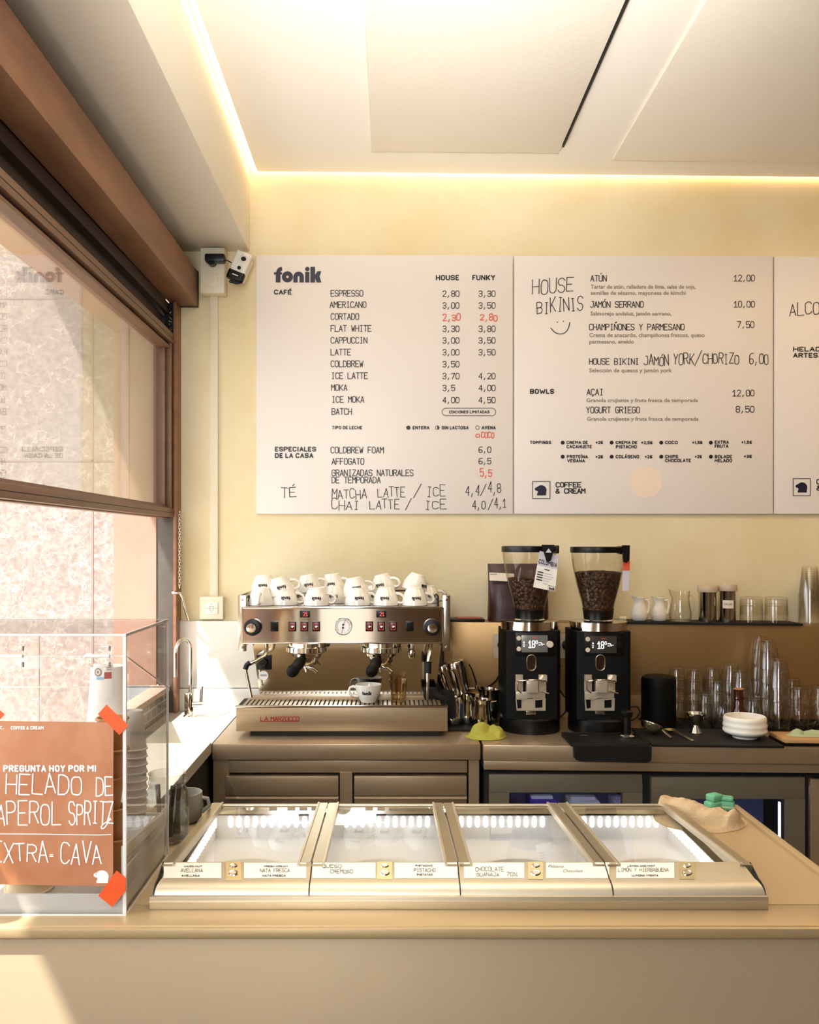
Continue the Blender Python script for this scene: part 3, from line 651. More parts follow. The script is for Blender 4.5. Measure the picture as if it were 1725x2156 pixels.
# chain hanging at the window edge
ch = MB(); n = 27
for k in range(n):
    zc = Z(1080, 3.45) - k * .0108; a = 0 if k % 2 else PI / 2; c = Vector((X(379, 3.44) , 3.435, zc))
    ch.tube([c + Vector((.0042 * math.cos(t * PI / 5) * math.cos(a), .0042 * math.cos(t * PI / 5) * math.sin(a), .0080 * math.sin(t * PI / 5))) for t in range(10)], .0012, 5, closed=True)
obj('chain', ch, M_chrome2, label='thin steel chain hanging beside the window post', cat='chain')
obj('crank_handle', MB().tube([W(363, 1249, 3.40), W(371, 1247, 3.40), W(379, 1249, 3.40), W(384, 1258, 3.42), W(392, 1290, 3.46), W(397, 1305, 3.49)], [.006, .006, .005, .005, .005, .005], 10), M_chrome, label='bent chrome crank handle at the bottom of the hanging chain', cat='handle')

# ------------------------------------------------------------------ back bar: splash, ledge, counters
ZC = 0.875
SH = Matrix.Identity(4); SH[2][0] = -0.0105; SH[2][3] = 0.0105 * .25
struct('splash_ledge', MB(SH).box(.235, 3.0, 3.385, YW, .96, 1.228, .002).box(.205, .235, 3.385, YW, .96, 1.228), M_splash)
struct('splash_upstand', MB(SH).box(.2, 3.0, 3.372, 3.40, .80, .962, .003), M_splash)
struct('splash_sheet', MB().box(-.815, .205, 3.498, YW, .962, 1.2215, .001), M_sun_steel)
struct('splash_tile', MB().box(-.815, -.47, 3.490, YW, .86, .960, .002), M_sun_steel)
# left worktop with drawers
du = empty('drawer_counter', 'brushed steel counter with two drawers carrying the espresso machine', 'counter', (-.13, 3.1, 0))
xl, xr = X(447, 2.92), X(1012, 2.92)
obj('worktop', MB().box(xl, xr, 2.918, 3.497, Z(1600, 2.92), ZC, .003), M_steel_h, du)
obj('cabinet_body', MB().box(xl + .002, X(485, 2.93) - .003, 2.926, 2.99, 0, Z(1601, 2.92)).box(X(985, 2.93) + .003, xr - .004, 2.926, 2.99, 0, Z(1601, 2.92)).box(X(716, 2.93), X(742, 2.93), 2.926, 2.99, 0, Z(1628, 2.92)).box(X(477, 2.93), X(990, 2.93), 3.0, 3.48, 0, .825), [M_steel], du)
obj('fascia', MB().box(X(476, 2.93), X(984, 2.93), 2.930, 2.99, Z(1627, 2.93), Z(1601.5, 2.93), .0015), M_steel, du)
for a, b in ((475, 713), (746, 983)):
    d = obj('drawer', MB().box(X(a, 2.925), X(b, 2.925), 2.922, 2.995, Z(1675, 2.925), Z(1634, 2.925), .003).box(X(a, 2.925), X(b, 2.925), 2.934, 2.99, Z(1740, 2.925), Z(1676, 2.925), .002), M_steel, du)
    obj('drawer_lip', MB().prism([(2.918, Z(1681, 2.92)), (2.934, Z(1674, 2.92)), (2.934, Z(1678, 2.92)), (2.918, Z(1683, 2.92))], 'x', X(a, 2.925), X(b, 2.925)), M_steel, d)
obj('engraved_mark', MB().polys(stext('INFRICO', 905, 978, 1588, 9, 1.4), lambda a, b: Vector((X(a, 2.918), 2.9172, Z(b, 2.918)))), M_splash, du)
# right fridge counter
fc = empty('fridge_counter', 'brushed steel under-counter fridge with two glass doors below the grinders', 'fridge', (.9, 3.1, 0))
xa = X(1018, 2.908)
obj('worktop', MB(SH).box(xa, 2.9, 2.908, 3.372, .823, ZC, .003), M_steel_h, fc)
obj('fascia', MB(SH).box(xa + .002, 2.9, 2.915, 3.0, .793, .8215, .002), M_steel, fc)
obj('cabinet_body', MB(SH).box(xa + .005, X(1028, 2.95), 2.945, 3.35, 0, .792).box(X(1354, 2.95), X(1370, 2.95), 2.95, 3.35, 0, .780).box(X(1697, 2.95), X(1712, 2.95), 2.95, 3.35, 0, .780).box(X(1712, 2.95), 2.9, 2.935, 3.35, 0, .772, .003).box(xa, 2.9, 3.33, 3.36, 0, .79, 0).box(xa, 2.9, 2.95, 3.35, 0, .02).box(xa + .01, 1.45, 2.958, 3.0, .742, .792), M_dark, fc)
obj('side_panel', MB(SH).box(X(1707, 2.93), 2.9, 2.93, 2.95, 0, .770, .003), M_steel, fc)
obj('interior', MB(SH).box(xa + .03, 1.36, 3.28, 3.32, .05, .77).box(xa + .03, 1.36, 3.0, 3.3, .34, .345), M_fridgein, fc)
obj('interior_lamp', MB(SH).box(.36, .80, 3.02, 3.03, .715, .721).box(.90, 1.30, 3.02, 3.03, .715, .721).box(X(1643, 2.97), X(1646, 2.97), 2.975, 2.985, .2, .68), M_blueled, fc)
for a, b, ga, gb, t in ((1030, 1352, 1072, 1311, 1630), (1372, 1694, 1405, 1652, 1636)):
    zt_g = 1668 if a == 1030 else 1682
    x0, x1, g0, g1 = X(a, 2.93), X(b, 2.93), X(ga, 2.93), X(gb, 2.93); zt = Z(t, 2.93); zg = Z(zt_g, 2.93)
    dr = obj('door', MB().box(x0, x1, 2.925, 2.955, zg, zt, .002).box(x0, g0, 2.925, 2.955, .06, zg).box(g1, x1, 2.925, 2.955, .06, zg).box(g0, g1, 2.925, 2.955, .06, .12), M_fridge, fc)
    obj('door_glass', MB().box(g0, g1, 2.932, 2.936, .12, zg), M_door, dr)
    obj('door_gasket', MB().box(x0 + .004, x1 - .004, 2.955, 2.963, zt - .03, zt - .006).box(x0 + .004, x0 + .03, 2.955, 2.963, .06, zt - .03).box(x1 - .03, x1 - .004, 2.955, 2.963, .06, zt - .03), M_gasket, dr)
# things in the fridge
for px, wd_, ht, m, lab in ((1140, .047, .10, M_carton, 'purple and white milk carton behind the left fridge door, slanted top'), (1226, .052, .095, M_paperw, 'pale carton behind the left fridge door, right of the purple one'), (1300, .020, .09, M_lilac, 'narrow lilac pack at the right end behind the left fridge door')):
    x = X(px, 3.12); z0 = .345 + zdrop(x); zt = Z(1676 if m is not M_carton else 1674, 3.12)
    e = empty('milk_carton', lab, 'carton', (x, 3.12, z0), 'cartons in the fridge')
    obj('carton_body', MB().box(x - wd_, x + wd_, 3.07, 3.17, z0, zt - .008, .003), m, e)
    obj('gable_top', MB().prism([(3.10, zt - .008), (3.14, zt - .008), (3.13, zt), (3.11, zt)], 'x', x - wd_ * .8, x + wd_ * .8), M_paperw if m is M_carton else m, e)
for k, px in enumerate((1440, 1478, 1516)):
    x = X(px, 3.14); z0 = .345 + zdrop(x)
    e = empty('plastic_tub', ('left', 'middle', 'right')[k] + ' clear tub of the three behind the right fridge door', 'tub', (x, 3.14, z0), 'tubs in the fridge')
    obj('tub_body', MB().box(x - .028, x + .028, 3.09, 3.19, z0, z0 + .27, .006), M_pglass, e); obj('tub_lid', MB().box(x - .030, x + .030, 3.088, 3.192, z0 + .27, z0 + .285, .003), M_fridgein, e)

# sink counter on the left
sk = empty('sink_counter', 'white-lit steel worktop with a sink basin running along the window wall', 'counter', (-.7, 2.9, 0))
X0, X1, Y0, Y1 = -.848, -.576, 2.05, 3.488; bx0, bx1, by0, by1 = -.812, -.625, 2.93, 3.28
obj('worktop', MB().box(X0, X1, Y0, by0, .845, ZC).box(X0, X1, by1, Y1, .845, ZC).box(X0, bx0, by0, by1, .845, ZC).box(bx1, X1, by0, by1, .845, ZC).box(X1 - .012, X1, Y0, Y1 - .57, ZC, ZC + .006, .002), M_sinktop, sk)
obj('basin', MB().box(bx0, bx0 + .003, by0, by1, .72, .874).box(bx1 - .003, bx1, by0, by1, .72, .874).box(bx0, bx1, by0, by0 + .003, .72, .874).box(bx0, bx1, by1 - .003, by1, .72, .874).box(bx0, bx1, by0, by1, .716, .72), M_sun_steel, sk)
obj('drain', MB().lathe([(.030, .0), (.045, .003), (.050, .0)], (-.72, 3.12, .7205), 28), M_chrome, sk)
obj('cabinet', MB().box(X0 + .01, X1 - .04, Y0 + .03, Y1 - .02, 0, .71).box(X1 - .043, X1 - .012, Y0, Y1, .60, .845), M_dark, sk)
ft = empty('faucet', 'chrome gooseneck tap beside the sink', 'tap', (-.75, 3.37, ZC))
c = Vector((-.748, 3.37, ZC))
obj('base', MB().lathe([(0, 0), (.023, 0), (.023, .004), (.017, .008), (.017, .085), (.015, .090), (0, .09)], c, 24), M_chrome, ft)
pts = [c + Vector((.004, 0, .085)), c + Vector((.006, 0, .18)), c + Vector((.006, 0, .25))] + [c + Vector((.006 - .016 * (1 - math.cos(a)), -.052 * (1 - math.cos(a)), .25 + .047 * math.sin(a))) for a in [PI * k / 10 for k in range(1, 11)]]
e_ = pts[-1]; pts += [e_ + Vector((0, 0, -.03)), e_ + Vector((0, 0, -.085))]
obj('spout', MB().tube(pts, .0065, 12), M_chrome, ft)
obj('lever', MB().cyl(c + Vector((.01, 0, .045)), c + Vector((.052, -.004, .048)), .011, 14).tube([c + Vector((.045, -.004, .048)), c + Vector((.047, -.006, .09)), c + Vector((.050, -.006, .115))], [.006, .0055, .004], 10), M_chrome, ft)

# ------------------------------------------------------------------ espresso machine
em = empty('espresso_machine', 'polished steel two-group espresso machine with cups stacked on top', 'espresso machine', (-.16, 3.25, ZC))
yt = 3.02; tx0, tx1 = X(497, yt), X(943, yt); tz0, tz1 = Z(1540, yt), Z(1486, yt)
obj('base_plinth', MB().box(tx0 + .045, tx1 - .02, 3.04, 3.44, ZC + .001, tz0 + .01), M_black, em)
dt = obj('drip_tray', MB().box(tx0, tx1, yt, 3.20, tz0, tz1 - .004, .003), M_steel, em)
gr = MB().box(tx0 + .004, tx1 - .004, yt + .003, 3.17, tz1 - .006, tz1 - .002)
for k in range(44): gr.box(tx0 + .02 + k * .0153, tx0 + .030 + k * .0153, yt + .012, 3.165, tz1 - .003, tz1, mi=1)
obj('grate', gr, [M_dark, M_steel], dt)
obj('tray_rim', MB().box(tx0 - .002, tx1 + .002, yt - .002, yt + .006, tz1 - .006, tz1 + .001, .001), M_chrome, dt)
P = stext('LA', 549, 564, 1518, 9, 1.5) + stext('MARZOCCO', 571, 630, 1518, 9, 1.6) + rect(548, 1518, 630, 1519.2)
obj('maker_lettering', MB().polys(P, lambda a, b: Vector((X(a, yt), yt - .0008, Z(b, yt)))), M_brand, dt, label='red enamel lettering on the tray front')
# back panel: mirror trapezoid and body core
yp = 3.165
obj('back_panel', MB().prism([(X(532, yp), Z(1355, yp)), (X(930, yp), Z(1355, yp)), (X(916, yp), Z(1470, yp)), (X(548, yp), Z(1470, yp))], 'y', yp, 3.46), M_panel, em)
obj('panel_sill', MB().box(X(528, 3.15), X(922, 3.15), 3.14, 3.166, tz1 - .01, tz1 + .012, .002), M_steel, em)
yc = 3.05; cx0, cx1 = X(511, yc), X(932, yc); cz0, cz1 = Z(1354, yc), Z(1279, yc)
body = obj('upper_housing', MB().box(cx0 + .004, cx1 - .004, yc + .002, 3.46, cz0 + .002, cz1, .003), M_panel, em)
fp = obj('control_panel', MB().prism([(yc - .0045, cz0), (yc - .0022, cz1), (yc + .004, cz1), (yc + .004, cz0)], 'x', cx0, cx1), M_panel, em)
obj('panel_trim', MB().box(cx0 - .002, cx1 + .002, yc - .006, yc, cz1 - .004, cz1 + .002, .001).box(cx0 - .002, cx1 + .002, yc - .006, yc, cz0 - .002, cz0 + .003, .001).box(cx0 - .003, cx0 + .001, yc - .006, yc, cz0, cz1).box(cx1 - .001, cx1 + .003, yc - .006, yc, cz0, cz1), M_chrome, fp)
yq = yc - .0042
def q(px, py, d=0.0): return Vector((X(px, yq), yq - d, Z(py, yq)))
RX = Matrix.Rotation(PI / 2, 3, 'X')
for px in (533, 910):
    kb = obj('steam_knob', MB().lathe([(.020, 0), (.028, .003), (.0285, .022), (.026, .026), (.015, .027)], q(px, 1320), 18, 0, RX), M_black, em)
    obj('knob_cap', MB().lathe([(.016, .026), (.016, .031), (0, .032)], q(px - 1.5 if px < 700 else px, 1321), 20, 0, RX), M_chrome, kb)
for px in (578, 863):
    b_ = obj('power_switch', MB().box(X(px - 8, yq), X(px + 8, yq), yq - .006, yq, Z(1329, yq), Z(1308, yq), .001), M_black, em)
    obj('switch_rocker', MB().box(X(px - 6, yq), X(px + 6, yq), yq - .008, yq - .005, Z(1326, yq), Z(1311, yq), .001), M_blackm, b_)
for px in (616, 641, 666, 778, 803, 828):
    b_ = obj('brew_switch', MB().box(X(px - 8, yq), X(px + 8, yq), yq - .006, yq, Z(1329, yq), Z(1308, yq), .001), M_black, em)
    obj('switch_lens', MB().box(X(px - 5.5, yq), X(px + 5.5, yq), yq - .0075, yq - .005, Z(1326.5, yq), Z(1310.5, yq), .0008), M_redsw, b_)
    obj('switch_symbol', MB().polys(frame2(px - 5, 1311, px + 5, 1326, .9), lambda a, b: q(a, b, .0082), 0).polys(disc(px, 1319, 2.2, 10) + rect(px + 1.5, 1318, px + 4, 1319), lambda a, b: q(a, b, .0083), 1), [M_red, M_white], b_)
for px in (642, 803):
    d_ = obj('shot_display', MB().box(X(px - 10.5, yq), X(px + 10.5, yq), yq - .004, yq, Z(1300, yq), Z(1285.5, yq), .001), M_black, em)
    obj('display_digits', MB().polys(stext('21', px - 3, px + 6.5, 1296.5, 7.5, .8), lambda a, b: q(a, b, .0048)), M_redglow, d_)
ga = obj('pressure_gauge', MB().lathe([(.0300, 0), (.0300, .006), (.0285, .008), (.0268, .006)], q(723, 1318.5), 36, 0, RX).lathe([(0, .005), (.0275, .005)], q(723, 1318.5), 36, 1, RX), [M_chrome, M_white], em)
P = []
for k in range(24):
    a = math.radians(-220 + k * 260 / 23); P += ribbon([(723 + 12.2 * math.cos(a), 1318.5 + 12.2 * math.sin(a)), (723 + (14.6 if k % 2 else 15) * math.cos(a), 1318.5 + 14.6 * math.sin(a))], .7, None, False)
P += ribbon([(722, 1319), (728, 1304)], .9) + ribbon([(722.5, 1320), (720, 1333)], .9) + disc(723, 1315, 2.2, 12) + disc(722.6, 1321.5, 2.2, 12)
obj('gauge_dial', MB().polys(P, lambda a, b: q(a, b, .0056)), M_ink, ga)
# top tray, rails, side plates
obj('cup_tray', MB().box(cx0 + .004, cx1 - .004, yc + .004, 3.46, cz1, cz1 + .003), M_chrome, em)
ztop = cz1 + .003
obj('cup_rail', MB().tube([(cx0 + .012, 3.10, ztop + .032), (cx0 + .012, 3.45, ztop + .032), (cx1 - .012, 3.45, ztop + .032), (cx1 - .012, 3.10, ztop + .032)], .003, 8)
    .tube([(cx0 + .012, 3.10, ztop + .016), (cx0 + .012, 3.45, ztop + .016), (cx1 - .012, 3.45, ztop + .016), (cx1 - .012, 3.10, ztop + .016)], .003, 8)
    .cyl((cx0 + .012, 3.11, ztop), (cx0 + .012, 3.11, ztop + .034), .003, 8).cyl((cx1 - .012, 3.11, ztop), (cx1 - .012, 3.11, ztop + .034), .003, 8), M_dark, em)
for s, (a, b) in enumerate(((501, 519), (932, 948))):
    x0, x1 = X(a, 3.08), X(b, 3.08)
    sp = obj('side_plate', MB().box(x0, x1, 3.075, 3.085, Z(1371, 3.08), Z(1253, 3.08), .002).box(x0 if s == 0 else x1 - .006, x0 + .006 if s == 0 else x1, 3.08, 3.44, Z(1371, 3.08), Z(1253, 3.08), .001), M_chrome2, em)
    for pyb in (1262, 1363): obj('screw', MB().lathe([(0, .004), (.004, .0035), (.0055, 0)], (X((a + b) / 2, 3.075), 3.0752, Z(pyb, 3.075)), 14, 0, RX), M_chrome, sp)
# group heads and portafilters
def group(px, hx, hy):
    g0 = Vector((X(px, 3.085), 3.085, 0))
    g = obj('group_head', MB().lathe([(0, Z(1352, 3.085)), (.060, Z(1352, 3.085)), (.060, Z(1360, 3.085)), (.066, Z(1361, 3.085)), (.067, Z(1371, 3.085)), (.064, Z(1373, 3.085)), (.052, Z(1375, 3.085)), (.050, Z(1380, 3.085)), (0, Z(1380, 3.085))], g0, 40), M_chrome, em)
    lg = MB()
    for k in range(22):
        a = 2 * PI * k / 22; lg.box(-.005, .005, -.001, .002, Z(1371, 3.085), Z(1361.5, 3.085))
        n8 = 8
        for i in range(len(lg.v) - n8, len(lg.v)):
            v = lg.v[i]; r = .0675 + v.y; lg.v[i] = Vector((g0.x + r * math.cos(a) - v.x * math.sin(a), g0.y + r * math.sin(a) + v.x * math.cos(a), v.z))
    obj('locking_ring', lg, M_chrome2, g)
    pf = obj('portafilter', MB().lathe([(0, Z(1400, 3.085)), (.030, Z(1399, 3.085)), (.038, Z(1393, 3.085)), (.041, Z(1381, 3.085)), (.046, Z(1379, 3.085)), (0, Z(1378, 3.085))], g0, 32), M_chrome, em)
    zz = Z(1392, 3.085)
    sp = MB()
    for sgn in (-1, 1):
        sp.tube([g0 + Vector((0, 0, Z(1398, 3.085))), g0 + Vector((sgn * .006, -.004, Z(1404, 3.085))), g0 + Vector((.012 + sgn * .012, -.006, Z(1408, 3.085))), g0 + Vector((.018 + sgn * .017, -.006, Z(1414, 3.085)))], [.010, .009, .007, .006], 10)
    obj('spouts', sp, M_chrome, pf)
    A = g0 + Vector((-.012, -.035, Z(1386, 3.085))); B = Vector((X(hx, 2.93), 2.93, Z(hy, 2.93)))
    d = B - A
    obj('handle', MB().tube([A + d * t for t in (.0, .06, .16, .3, .5, .7, .86, .95, 1.0)], [.008, .011, .0175, .0195, .0175, .0185, .0205, .018, .008], 18), M_blackm, pf)
group(646, 613, 1417)
group(803, 781, 1417)
# steam wands
obj('steam_wand', MB().tube([W(561, 1354, 3.08), W(562, 1368, 3.07), W(556, 1382, 3.05), W(540, 1392, 3.03), W(523, 1399, 3.02)], .0068, 12).tube([W(523, 1399, 3.02), W(519, 1403, 3.02), W(518, 1412, 3.02), W(524, 1440, 3.03), W(530, 1468, 3.04)], [.0065, .006, .005, .005, .004], 12), M_chrome, em)
obj('wand_grip', MB().tube([W(527, 1395, 3.018), W(520, 1400, 3.016), W(516.5, 1409, 3.016)], .0088, 12), M_rubber, em)
obj('steam_wand', MB().tube([W(907, 1354, 3.07), W(905, 1372, 3.04), W(902, 1395, 3.02), W(901, 1420, 3.01), W(901, 1452, 3.01), W(901, 1474, 3.01)], [.0075, .0075, .007, .0055, .0055, .004], 12), M_chrome, em)
obj('wand_grip', MB().tube([W(902, 1393, 3.015), W(901, 1418, 3.008)], .0115, 14), M_rubber, em)
obj('water_spout', MB().cyl(W(867, 1354, 3.09), W(867, 1366, 3.09), .007, 14).lathe([(.006, 0), (.0125, -.012), (.012, -.032), (.009, -.036), (0, -.036)], W(867, 1364, 3.09), 18), M_chrome, em)
pk = obj('selector_plate', MB().box(X(541, 3.16), X(572, 3.16), 3.158, 3.1645, Z(1410, 3.16), Z(1379, 3.16), .001), M_black, em)
obj('selector_knob', MB().lathe([(.014, 0), (.016, .008), (.013, .018), (0, .019)], (X(556, 3.158), 3.158, Z(1394, 3.158)), 20, 0, RX).box(X(548, 3.14), X(560, 3.14), 3.13, 3.15, Z(1408, 3.14), Z(1398, 3.14), .003), M_black, pk)
obj('round_label',
    MB().lathe([(0, .001), (.0165, .001), (.0165, 0)], (X(555, 3.164), 3.1645, Z(1422, 3.164)), 28, 0, RX).polys(ribbon([(549, 1419.5), (561, 1419.5)], .8) + ribbon([(548, 1422), (562, 1422)], 1.6) + ribbon([(549.5, 1425), (560.5, 1425)], .8), lambda a, b: Vector((X(a, 3.162), 3.1630, Z(b, 3.162))), 1), [M_white, M_grey], em)

# ------------------------------------------------------------------ cups
def cup_profile(): return [(0, .002), (.020, .002), (.024, 0), (.0265, .001), (.0275, .005), (.034, .016), (.041, .032), (.0445, .047), (.0455, .060), (.0445, .0612), (.0430, .060), (.0415, .045), (.037, .030), (.028, .014), (.018, .008), (0, .007)]
cup = empty('coffee_cup', '', 'cup')
obj('bowl', MB().lathe(cup_profile(), n=40), M_porc, cup)
hp = [(-.0415, 0, .050), (-.052, 0, .0535), (-.0625, 0, .050), (-.067, 0, .040), (-.063, 0, .029), (-.052, 0, .022), (-.0365, 0, .020)]
obj('handle', MB().tube([Vector(p) for p in hp], [.0058, .0048, .0045, .0045, .0045, .005, .006], 12, flat=(1, 1.25)), M_porc, cup)
def rad_at(z):
    pr = [(.0275, .005), (.034, .016), (.041, .032), (.0445, .047), (.0455, .060)]
    for (r0, z0), (r1, z1) in zip(pr, pr[1:]):
        if z0 <= z <= z1: return r0 + (r1 - r0) * (z - z0) / (z1 - z0)
    return .045
def on_cup(u, v):
    z = .030 + v * .0125; r = rad_at(z) + .0004; a = -PI / 2 - .20 + (u - 1.5) * .0105 / .041
    return Vector((r * math.cos(a), r * math.sin(a), z))
obj('lettering', MB().polys(wordmark(.12), on_cup), M_ink, cup)
gt = ztop
CUPS = [  # px centre, depth, rim height above tray, tilt about view axis (deg), spin about own axis (deg), label
    (550, 3.12, 0, 0, 90, 'inverted white cup at the left end of the front row, handle facing out'),
    (600, 3.13, 0, 0, 0, 'inverted white cup second from the left in the front row on the machine'),
    (667, 3.11, 0, 0, 8, 'inverted white cup third from the left in the front row, above the left display'),
    (753, 3.12, 0, 0, 0, 'inverted white cup in the front row under the tilted cup, right of the gauge'),
    (813, 3.115, 0, 0, 18, 'inverted white cup second from the right in the front row, above the right display'),
    (873, 3.11, 0, 0, 3, 'inverted white cup at the right end of the front row'),
    (640, 3.25, 0, 0, 20, 'inverted white cup in the back row behind the second front cup'),
    (705, 3.24, 0, 0, 15, 'inverted white cup in the back row in the gap left of the gauge'),
    (790, 3.26, 0, 0, 10, 'inverted white cup in the back row behind the right display'),
    (900, 3.25, 0, 0, -10, 'inverted white cup at the right end of the back row'),
    (596, 3.14, .036, 15, 2, 'white cup tilted on top of the second front cup from the left'),
    (751, 3.14, .034, 9, 2, 'white cup tilted on top of the fourth front cup, right of the gauge'),
    (557, 3.20, .040, 3, 10, 'white cup in the upper layer at the far left'),
    (653, 3.245, .040, 8, 8, 'white cup in the upper layer behind the third front cup, lettering half hidden'),
    (703, 3.27, .042, 6, 20, 'white cup in the upper layer left of the gauge, handle sticking out right'),
    (811, 3.22, .043, 12, 30, 'white cup in the upper layer behind the fifth front cup, handle raised'),
    (871, 3.20, .046, -17, -40, 'white cup tipped over on the upper layer at the right end'),
]
for i, (px, D, h, tilt, spin, lab) in enumerate(CUPS):
    # inverted: turned over about the viewing axis
    M = Matrix.Translation((X(px, D), D, gt + h + .0615)) @ Matrix.Translation((0, 0, -.0615)) @ Matrix.Rotation(math.radians(-tilt), 4, 'Y') @ Matrix.Translation((0, 0, .0615)) @ Matrix.Rotation(PI, 4, 'Y') @ Matrix.Rotation(math.radians(spin), 4, 'Z')
    dup(cup, M, lab, 'white cups on the espresso machine')
cup.matrix_world = TR(X(776, 3.09), 3.09, tz1 + .0005, rz=math.radians(4)); cup['label'] = 'upright white cup standing on the drip tray of the espresso machine'
tg = empty('tumbler', 'small amber ridged glass on the drip tray, right of the upright cup', 'glass', (X(839, 3.09), 3.09, tz1))
c = Vector((X(839, 3.09), 3.09, tz1 + .0005))
obj('glass_wall', MB().lathe([(0, .001), (.0215, .001), (.023, .004), (.0255, .022), (.0265, .028), (.0308, .0775), (.0295, .078), (.0255, .030), (.021, .010), (0, .008)], c, 18), M_amber, tg)
cl = MB()
for k, (a, b, s) in enumerate(((W(905, 1450, 3.07), W(907, 1472, 3.06), .024), (W(938, 1452, 3.10), W(951, 1512, 3.10), .022), (W(912, 1462, 3.06), W(938, 1474, 3.06), .022))):
    g = []
    for i in range(14):
        t = i / 13; ctr = a.lerp(b, t); row = []
        for j in range(17):
            th = 2 * PI * j / 16; r = s * (.75 + .35 * math.sin(PI * min(1, t + .15)) + .16 * math.sin(3 * th + k + 4 * t))
            row.append(ctr + Vector((r * math.cos(th), r * .6 * math.sin(th), .004 * math.sin(5 * th))))
        g.append(row)
    cl.grid(g); n0 = len(cl.v) - 14 * 17
    cl.f.append(tuple(n0 + j for j in range(16))[::-1]); cl.m.append(0); cl.f.append(tuple(n0 + 13 * 17 + j for j in range(16))); cl.m.append(0)
obj('steam_cloth', cl, mat('black_cloth', '#0d0b0a', 0.95, bump=(150, .4)), label='black cloth bunched at the right end of the drip tray under the steam wand', cat='cloth', sharp=80)

# ------------------------------------------------------------------ milk pitchers
obj('pitcher_tray', MB().box(X(925, 3.15), X(1046, 3.15), 3.11, 3.34, ZC + .0005, ZC + .008, .003), M_rubber, label='black rubber tray under the milk pitchers', cat='tray')
def pitcher(label, M, r, h, grip=None, first=False):
    e = empty('milk_pitcher', label, 'pitcher', (0, 0, 0), 'steel milk pitchers beside the machine')
    b = MB(); prof = [(0, .001), (r * .95, .001), (r, .004), (r, h * .3), (r * .86, h * .7), (r * .84, h * .86), (r * .92, h), (r * .89, h), (r * .81, h * .86), (r * .96, h * .3), (r * .94, .004), (0, .004)]
    b.lathe(prof, n=36)
    for i, v in enumerate(b.v):                      # pouring lip
        if v.z > h * .85: v.x -= max(0, -v.x - .3 * r) * .35 * (v.z - h * .85) / (h * .15); v.z += max(0, -v.x - .5 * r) * .25 * (v.z - h * .85) / (h * .15)
    obj('jug', b, M_chrome, e)
    hd = [(r * .9, 0, h * .92), (r * 1.5, 0, h * .95), (r * 1.72, 0, h * .8), (r * 1.62, 0, h * .35), (r * 1.45, 0, h * .18)]
    obj('handle', MB().tube([Vector(p) for p in hd], [.006] * 5, 8, flat=(.35, 1.3)), M_chrome2, e)
    if grip: obj('grip', MB().tube([Vector((r * 1.74, 0, h * .78)), Vector((r * 1.64, 0, h * .3))], .0075, 8, flat=(.6, 1.4)), M_blue, e, label='blue handle grip')
    e.matrix_world = M; return e
pz = ZC + .0085
pitcher('milk pitcher with a blue handle grip beside the black cloth', TR(X(952, 3.2), 3.2, pz, rz=math.radians(-62)), .036, .105, True)
pitcher('milk pitcher between the blue-handled one and the front one, handle turned out', TR(X(984, 3.22), 3.23, pz, rz=math.radians(-55)), .034, .10)
pitcher('front milk pitcher right behind the yellow-green cloth', TR(X(1015, 3.17), 3.17, pz, rz=math.radians(-12)), .034, .092)
pitcher('wide milk pitcher at the back beside the left grinder', TR(X(1030, 3.28), 3.285, pz, rz=math.radians(-20)), .042, .11)
pitcher('dark upturned milk pitcher leaning in the upper layer, nearest the machine', TR(X(947, 3.25), 3.25, pz + .108, ry=math.radians(-18)) @ Matrix.Translation((0, 0, .1)) @ Matrix.Rotation(PI, 4, 'X') @ Matrix.Rotation(.6, 4, 'Z'), .034, .1)
pitcher('bright upturned milk pitcher leaning in the upper layer, handle sticking out right', TR(X(972, 3.24), 3.235, pz + .106, ry=math.radians(-14)) @ Matrix.Translation((0, 0, .115)) @ Matrix.Rotation(PI, 4, 'X') @ Matrix.Rotation(.35, 4, 'Z'), .036, .115)

def crumple(cx, cy, z0, rx, ry, h, seed, nu=56, nv=22, folds=3.0, rz=0.0):
    """a heap of cloth: dome with creases, sitting on z0"""
    g = []
    for i in range(nu):
        th = 2 * PI * i / nu; row = []
        edge = 1 + .16 * noise.noise(Vector((math.cos(th) * 1.3, math.sin(th) * 1.3, seed))) + .08 * math.sin(3 * th + seed)
        for j in range(nv):
            t = j / (nv - 1); r = math.sin(t * PI / 2) * edge
            x = r * math.cos(th); y = r * math.sin(th)
            n1 = noise.noise(Vector((x * folds, y * folds * .7, seed * 3.1))); n2 = abs(noise.noise(Vector((x * folds * 1.6 + 5, y * folds * 1.2, seed)))) 
            zz = h * (math.cos(t * PI / 2) ** .55) * (1 + .38 * n1 - .5 * n2)
            if j == nv - 1: zz = 0
            X_ = x * rx * (1 + .12 * n1); Y_ = y * ry * (1 + .12 * n2)
            row.append(Vector((cx + X_ * math.cos(rz) - Y_ * math.sin(rz), cy + X_ * math.sin(rz) + Y_ * math.cos(rz), z0 + max(.0008 if j == nv - 1 else .003, zz))))
        g.append(row)
    m = MB().grid(g, closed_u=True); m.f.append(tuple(i * nv + nv - 1 for i in range(nu))[::-1]); m.m.append(0); return m
